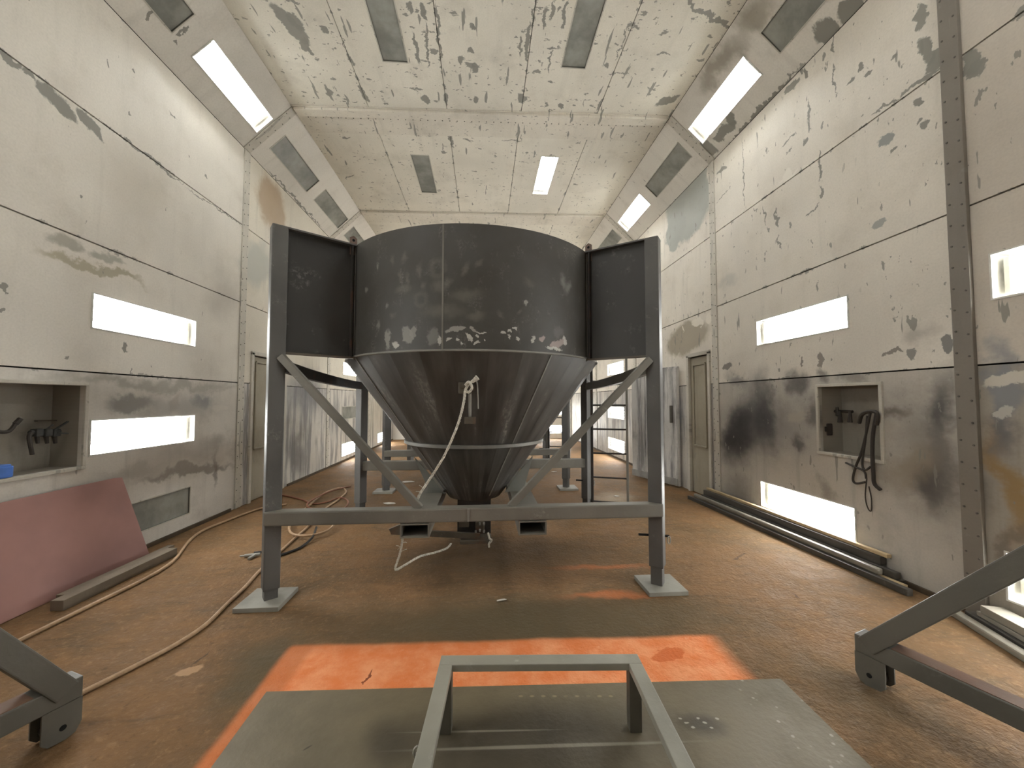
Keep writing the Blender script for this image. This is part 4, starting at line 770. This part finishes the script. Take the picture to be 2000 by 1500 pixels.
board('long_bar', (3.24, 5.52), (3.345, 2.92), .05, .05, dkbar, 'dark flat bar in the second layer of the long pile', 'bar', BA, z=.053)
board('long_bar', (3.27, 5.5), (3.375, 3.06), .06, .07, dkbar, 'dark deep bar carrying the top timber of the long pile', 'bar', BA, z=.105)
board('long_bar', (3.31, 5.5), (3.385, 3.02), .045, .03, tim, 'pale timber strip on top of the long pile against the right wall', 'bar', BA, z=.177)
BB = 'short bars near the right picture edge'
board('flat_bar', (3.27, 2.50), (2.86, 1.30), .06, .045, ltb, 'grey bar nearest the room in the short pile at right picture edge', 'bar', BB, bev=.012)
board('flat_bar', (3.345, 2.46), (2.95, 1.28), .07, .05, dkbar, 'dark bar in the middle of the short pile at right picture edge', 'bar', BB)
board('flat_bar', (3.34, 2.40), (2.96, 1.26), .05, .03, ltb, 'thin pale edged bar on the middle of the short pile', 'bar', BB, z=.052)
board('flat_bar', (3.36, 2.36), (3.05, 1.30), .12, .05, ltb, 'wide grey board on top of the short pile below the wall light', 'bar', BB, z=.085)
# ------------------------------------------------------------------ things in the niches
hk = plain('hook_rubber', srgb(58, 52, 46), .7); glove_m = plain('dirty_glove', srgb(72, 72, 70), .85, var=.2)
q = lambda u, v, d=0.10: onx(u, v, WR + d)
def hang(name, pts, rr, m, label, cat, group=None):
    bm = bmesh.new(); sweep(bm, pts, rr, 7, 6); return tag(obj(name, bm, m, smooth=True), label, cat, group)
o = hang('hook_rail', [q(1622, 804, .17), q(1640, 803, .17), q(1665, 804, .17)], .014, hk, 'dark hook rail inside the right wall niche', 'hook rail')
for (u0, v0, u1, v1) in ((1640, 803, 1641, 825), (1660, 804, 1660, 825), (1635, 795, 1637, 812)):
    bm = bmesh.new(); cyl(bm, q(u0, v0, .15), q(u1, v1, .14), .012, 8, .022); obj('hook', bm, hk, o)
HN = 'hoses hanging in the right niche'
hang('hanging_hose', [q(1678, 826, .02), q(1682, 812, .0), q(1692, 805, -.03), q(1708, 804, -.04), q(1714, 812, -.04), q(1712, 830, -.03)], .016, hk, 'thick curved hose end hooked over the right niche', 'hose', HN)
hang('hanging_hose', [q(1700, 806, -.03), q(1692, 845, -.035), q(1682, 885, -.04), q(1672, 910, -.04), q(1666, 935, -.04), q(1672, 944, -.04), q(1690, 942, -.04)], .010, hk, 'thin hose loop swinging left below the right niche', 'hose', HN)
hang('hanging_hose', [q(1712, 808, -.03), q(1705, 850, -.035), q(1704, 890, -.04), q(1706, 925, -.045), q(1708, 945, -.04), q(1720, 957, -.035)], .015, hk, 'thick hose hanging straight down past the right niche sill', 'hose', HN)
hang('hanging_hose', [q(1694, 812, -.03), q(1690, 860, -.035), q(1684, 905, -.04), q(1690, 918, -.05), q(1700, 912, -.05)], .009, hk, 'thin hose in the middle of the right niche bundle', 'hose', HN)
hang('hanging_hose', [q(1652, 904, -.03), q(1668, 911, -.04), q(1688, 921, -.045), q(1692, 935, -.05)], .009, hk, 'thin wire crossing the hose bundle below the niche', 'hose', HN)
hang('hanging_hose', [q(1693, 935, -.045), q(1690, 968, -.03), q(1694, 990, -.025), q(1701, 998, -.025), q(1702, 975, -.03), q(1697, 950, -.04)], .005, hk, 'thin wire loop hanging lowest under the niche hoses', 'wire', HN)
bm = bmesh.new(); box(bm, q(1611, 838, .10), (.06, .12, .12), 0, .008); sb = tag(obj('switch_box', bm, plain('switch_box_plastic', srgb(66, 58, 54), .6)), 'dark square switch box inside the right niche', 'switch box')
bm = bmesh.new(); box(bm, q(1611, 838, .06), (.02, .05, .05), 0, .006); obj('switch_button', bm, hk, sb)
ql = lambda u, v, d=.08: onx(u, v, WL - d)
GN = 'things hung in the left niche'
o = hang('hook', [ql(-15, 842), ql(10, 844), ql(22, 838), ql(34, 822)], .013, hk, 'bent dark hook in the left niche nearest the picture edge', 'hook', GN)
bm = bmesh.new(); cyl(bm, ql(30, 828), ql(40, 818), .017, 8); obj('hook_grip', bm, hk, o)
g = empty('air_manifold', ql(88, 846, .10)); tag(g, 'small dark air manifold with lever valves and a short hose in the left niche', 'air manifold', GN)
base = g.location.copy()
def gp(u, v, d=.10): return ql(u, v, d) - base
bm = bmesh.new(); cyl(bm, gp(58, 845), gp(116, 842), .017, 10); obj('pipe', bm, glove_m, g, smooth=True)
for u in (72, 90, 106):
    bm = bmesh.new(); box(bm, gp(u, 845), (.055, .05, .06), 0, .008); vb = obj('valve_body', bm, glove_m, g)
    bm = bmesh.new(); cyl(bm, gp(u, 850), gp(u + (-1) ** u * 2, 866), .016, 8, .011); obj('coupling', bm, hk, vb)
for p0, p1 in (((106, 840), (133, 823)), ((110, 845), (133, 847)), ((90, 840), (104, 829))):
    bm = bmesh.new(); bar(bm, gp(*p0, .08), gp(*p1, .06), .022, .010, .003); obj('valve_lever', bm, glove_m, g)
bm = bmesh.new(); sweep(bm, [gp(62, 845, .09), gp(57, 852, .08), gp(59, 868, .07), gp(63, 888, .07)], .013, 8, 5); obj('hose_tail', bm, hk, g, smooth=True)
bm = bmesh.new(); bar(bm, gp(70, 822, .205), gp(108, 821, .205), .03, .012, .003); obj('wall_label_strip', bm, gate_m, g)
bm = bmesh.new(); p = onx(2, 922, WL - .06); box(bm, (p.x, p.y - .07, LN[2] + .045), (.14, .17, .085), 0, .012); bb = tag(obj('blue_box', bm, plain('blue_plastic', srgb(72, 116, 196), .45)), 'small blue box standing on the left niche sill', 'box', GN)
bm = bmesh.new(); box(bm, (p.x, p.y - .07, LN[2] + .092), (.12, .15, .010), 0, .003); obj('lid', bm, plain('blue_lid', srgb(92, 132, 206), .45), bb)
# ------------------------------------------------------------------ litter and far things
paper = plain('paper_scrap', srgb(206, 200, 190), .8)
for i, (u, v, s, lab) in enumerate([(980, 1174, .05, 'curled pale scrap on the floor in front of the hopper'), (762, 984, .13, 'white torn sheet on the floor beyond the left brace'), (795, 942, .14, 'flat white scrap on the floor under the rear beam'), (1082, 922, .07, 'small pale scrap near the second hopper foot'), (1205, 970, .06, 'pale scrap on the floor by the ladder foot')]):
    p = onz(u, v); bm = bmesh.new(); pts = [p + Vector((math.cos(a) * s * random.uniform(.6, 1.1), math.sin(a) * s * .5 * random.uniform(.6, 1.1), .004 + .012 * random.random())) for a in [2 * math.pi * k / 7 for k in range(7)]]
    prism(bm, pts, .002, (0, 0, 1)); tag(obj('paper_scrap', bm, paper), lab, 'scrap', 'scraps on the floor')
rd = empty('fire_extinguisher', (1.72, 10.9, 0)); rd.location = (onz(1066, 878, 0).x, onz(1066, 878, 0).y, 0); tag(rd, 'small red cylinder standing far back behind the hopper cone', 'cylinder')
red2 = plain('red_enamel', srgb(206, 52, 56), .4)
bm = bmesh.new(); cyl(bm, (0, 0, .0), (0, 0, .46), .085, 14); cyl(bm, (0, 0, .46), (0, 0, .54), .085, 14, .03); obj('body', bm, red2, rd, smooth=True)
bm = bmesh.new(); cyl(bm, (0, 0, .54), (0, 0, .60), .025, 8); bar(bm, (-.05, 0, .61), (.07, 0, .63), .03, .02, .004); obj('valve', bm, black_m, rd)
bm = bmesh.new(); cyl(bm, (0, 0, .2), (0, 0, .28), .0865, 14); obj('band', bm, black_m, rd)
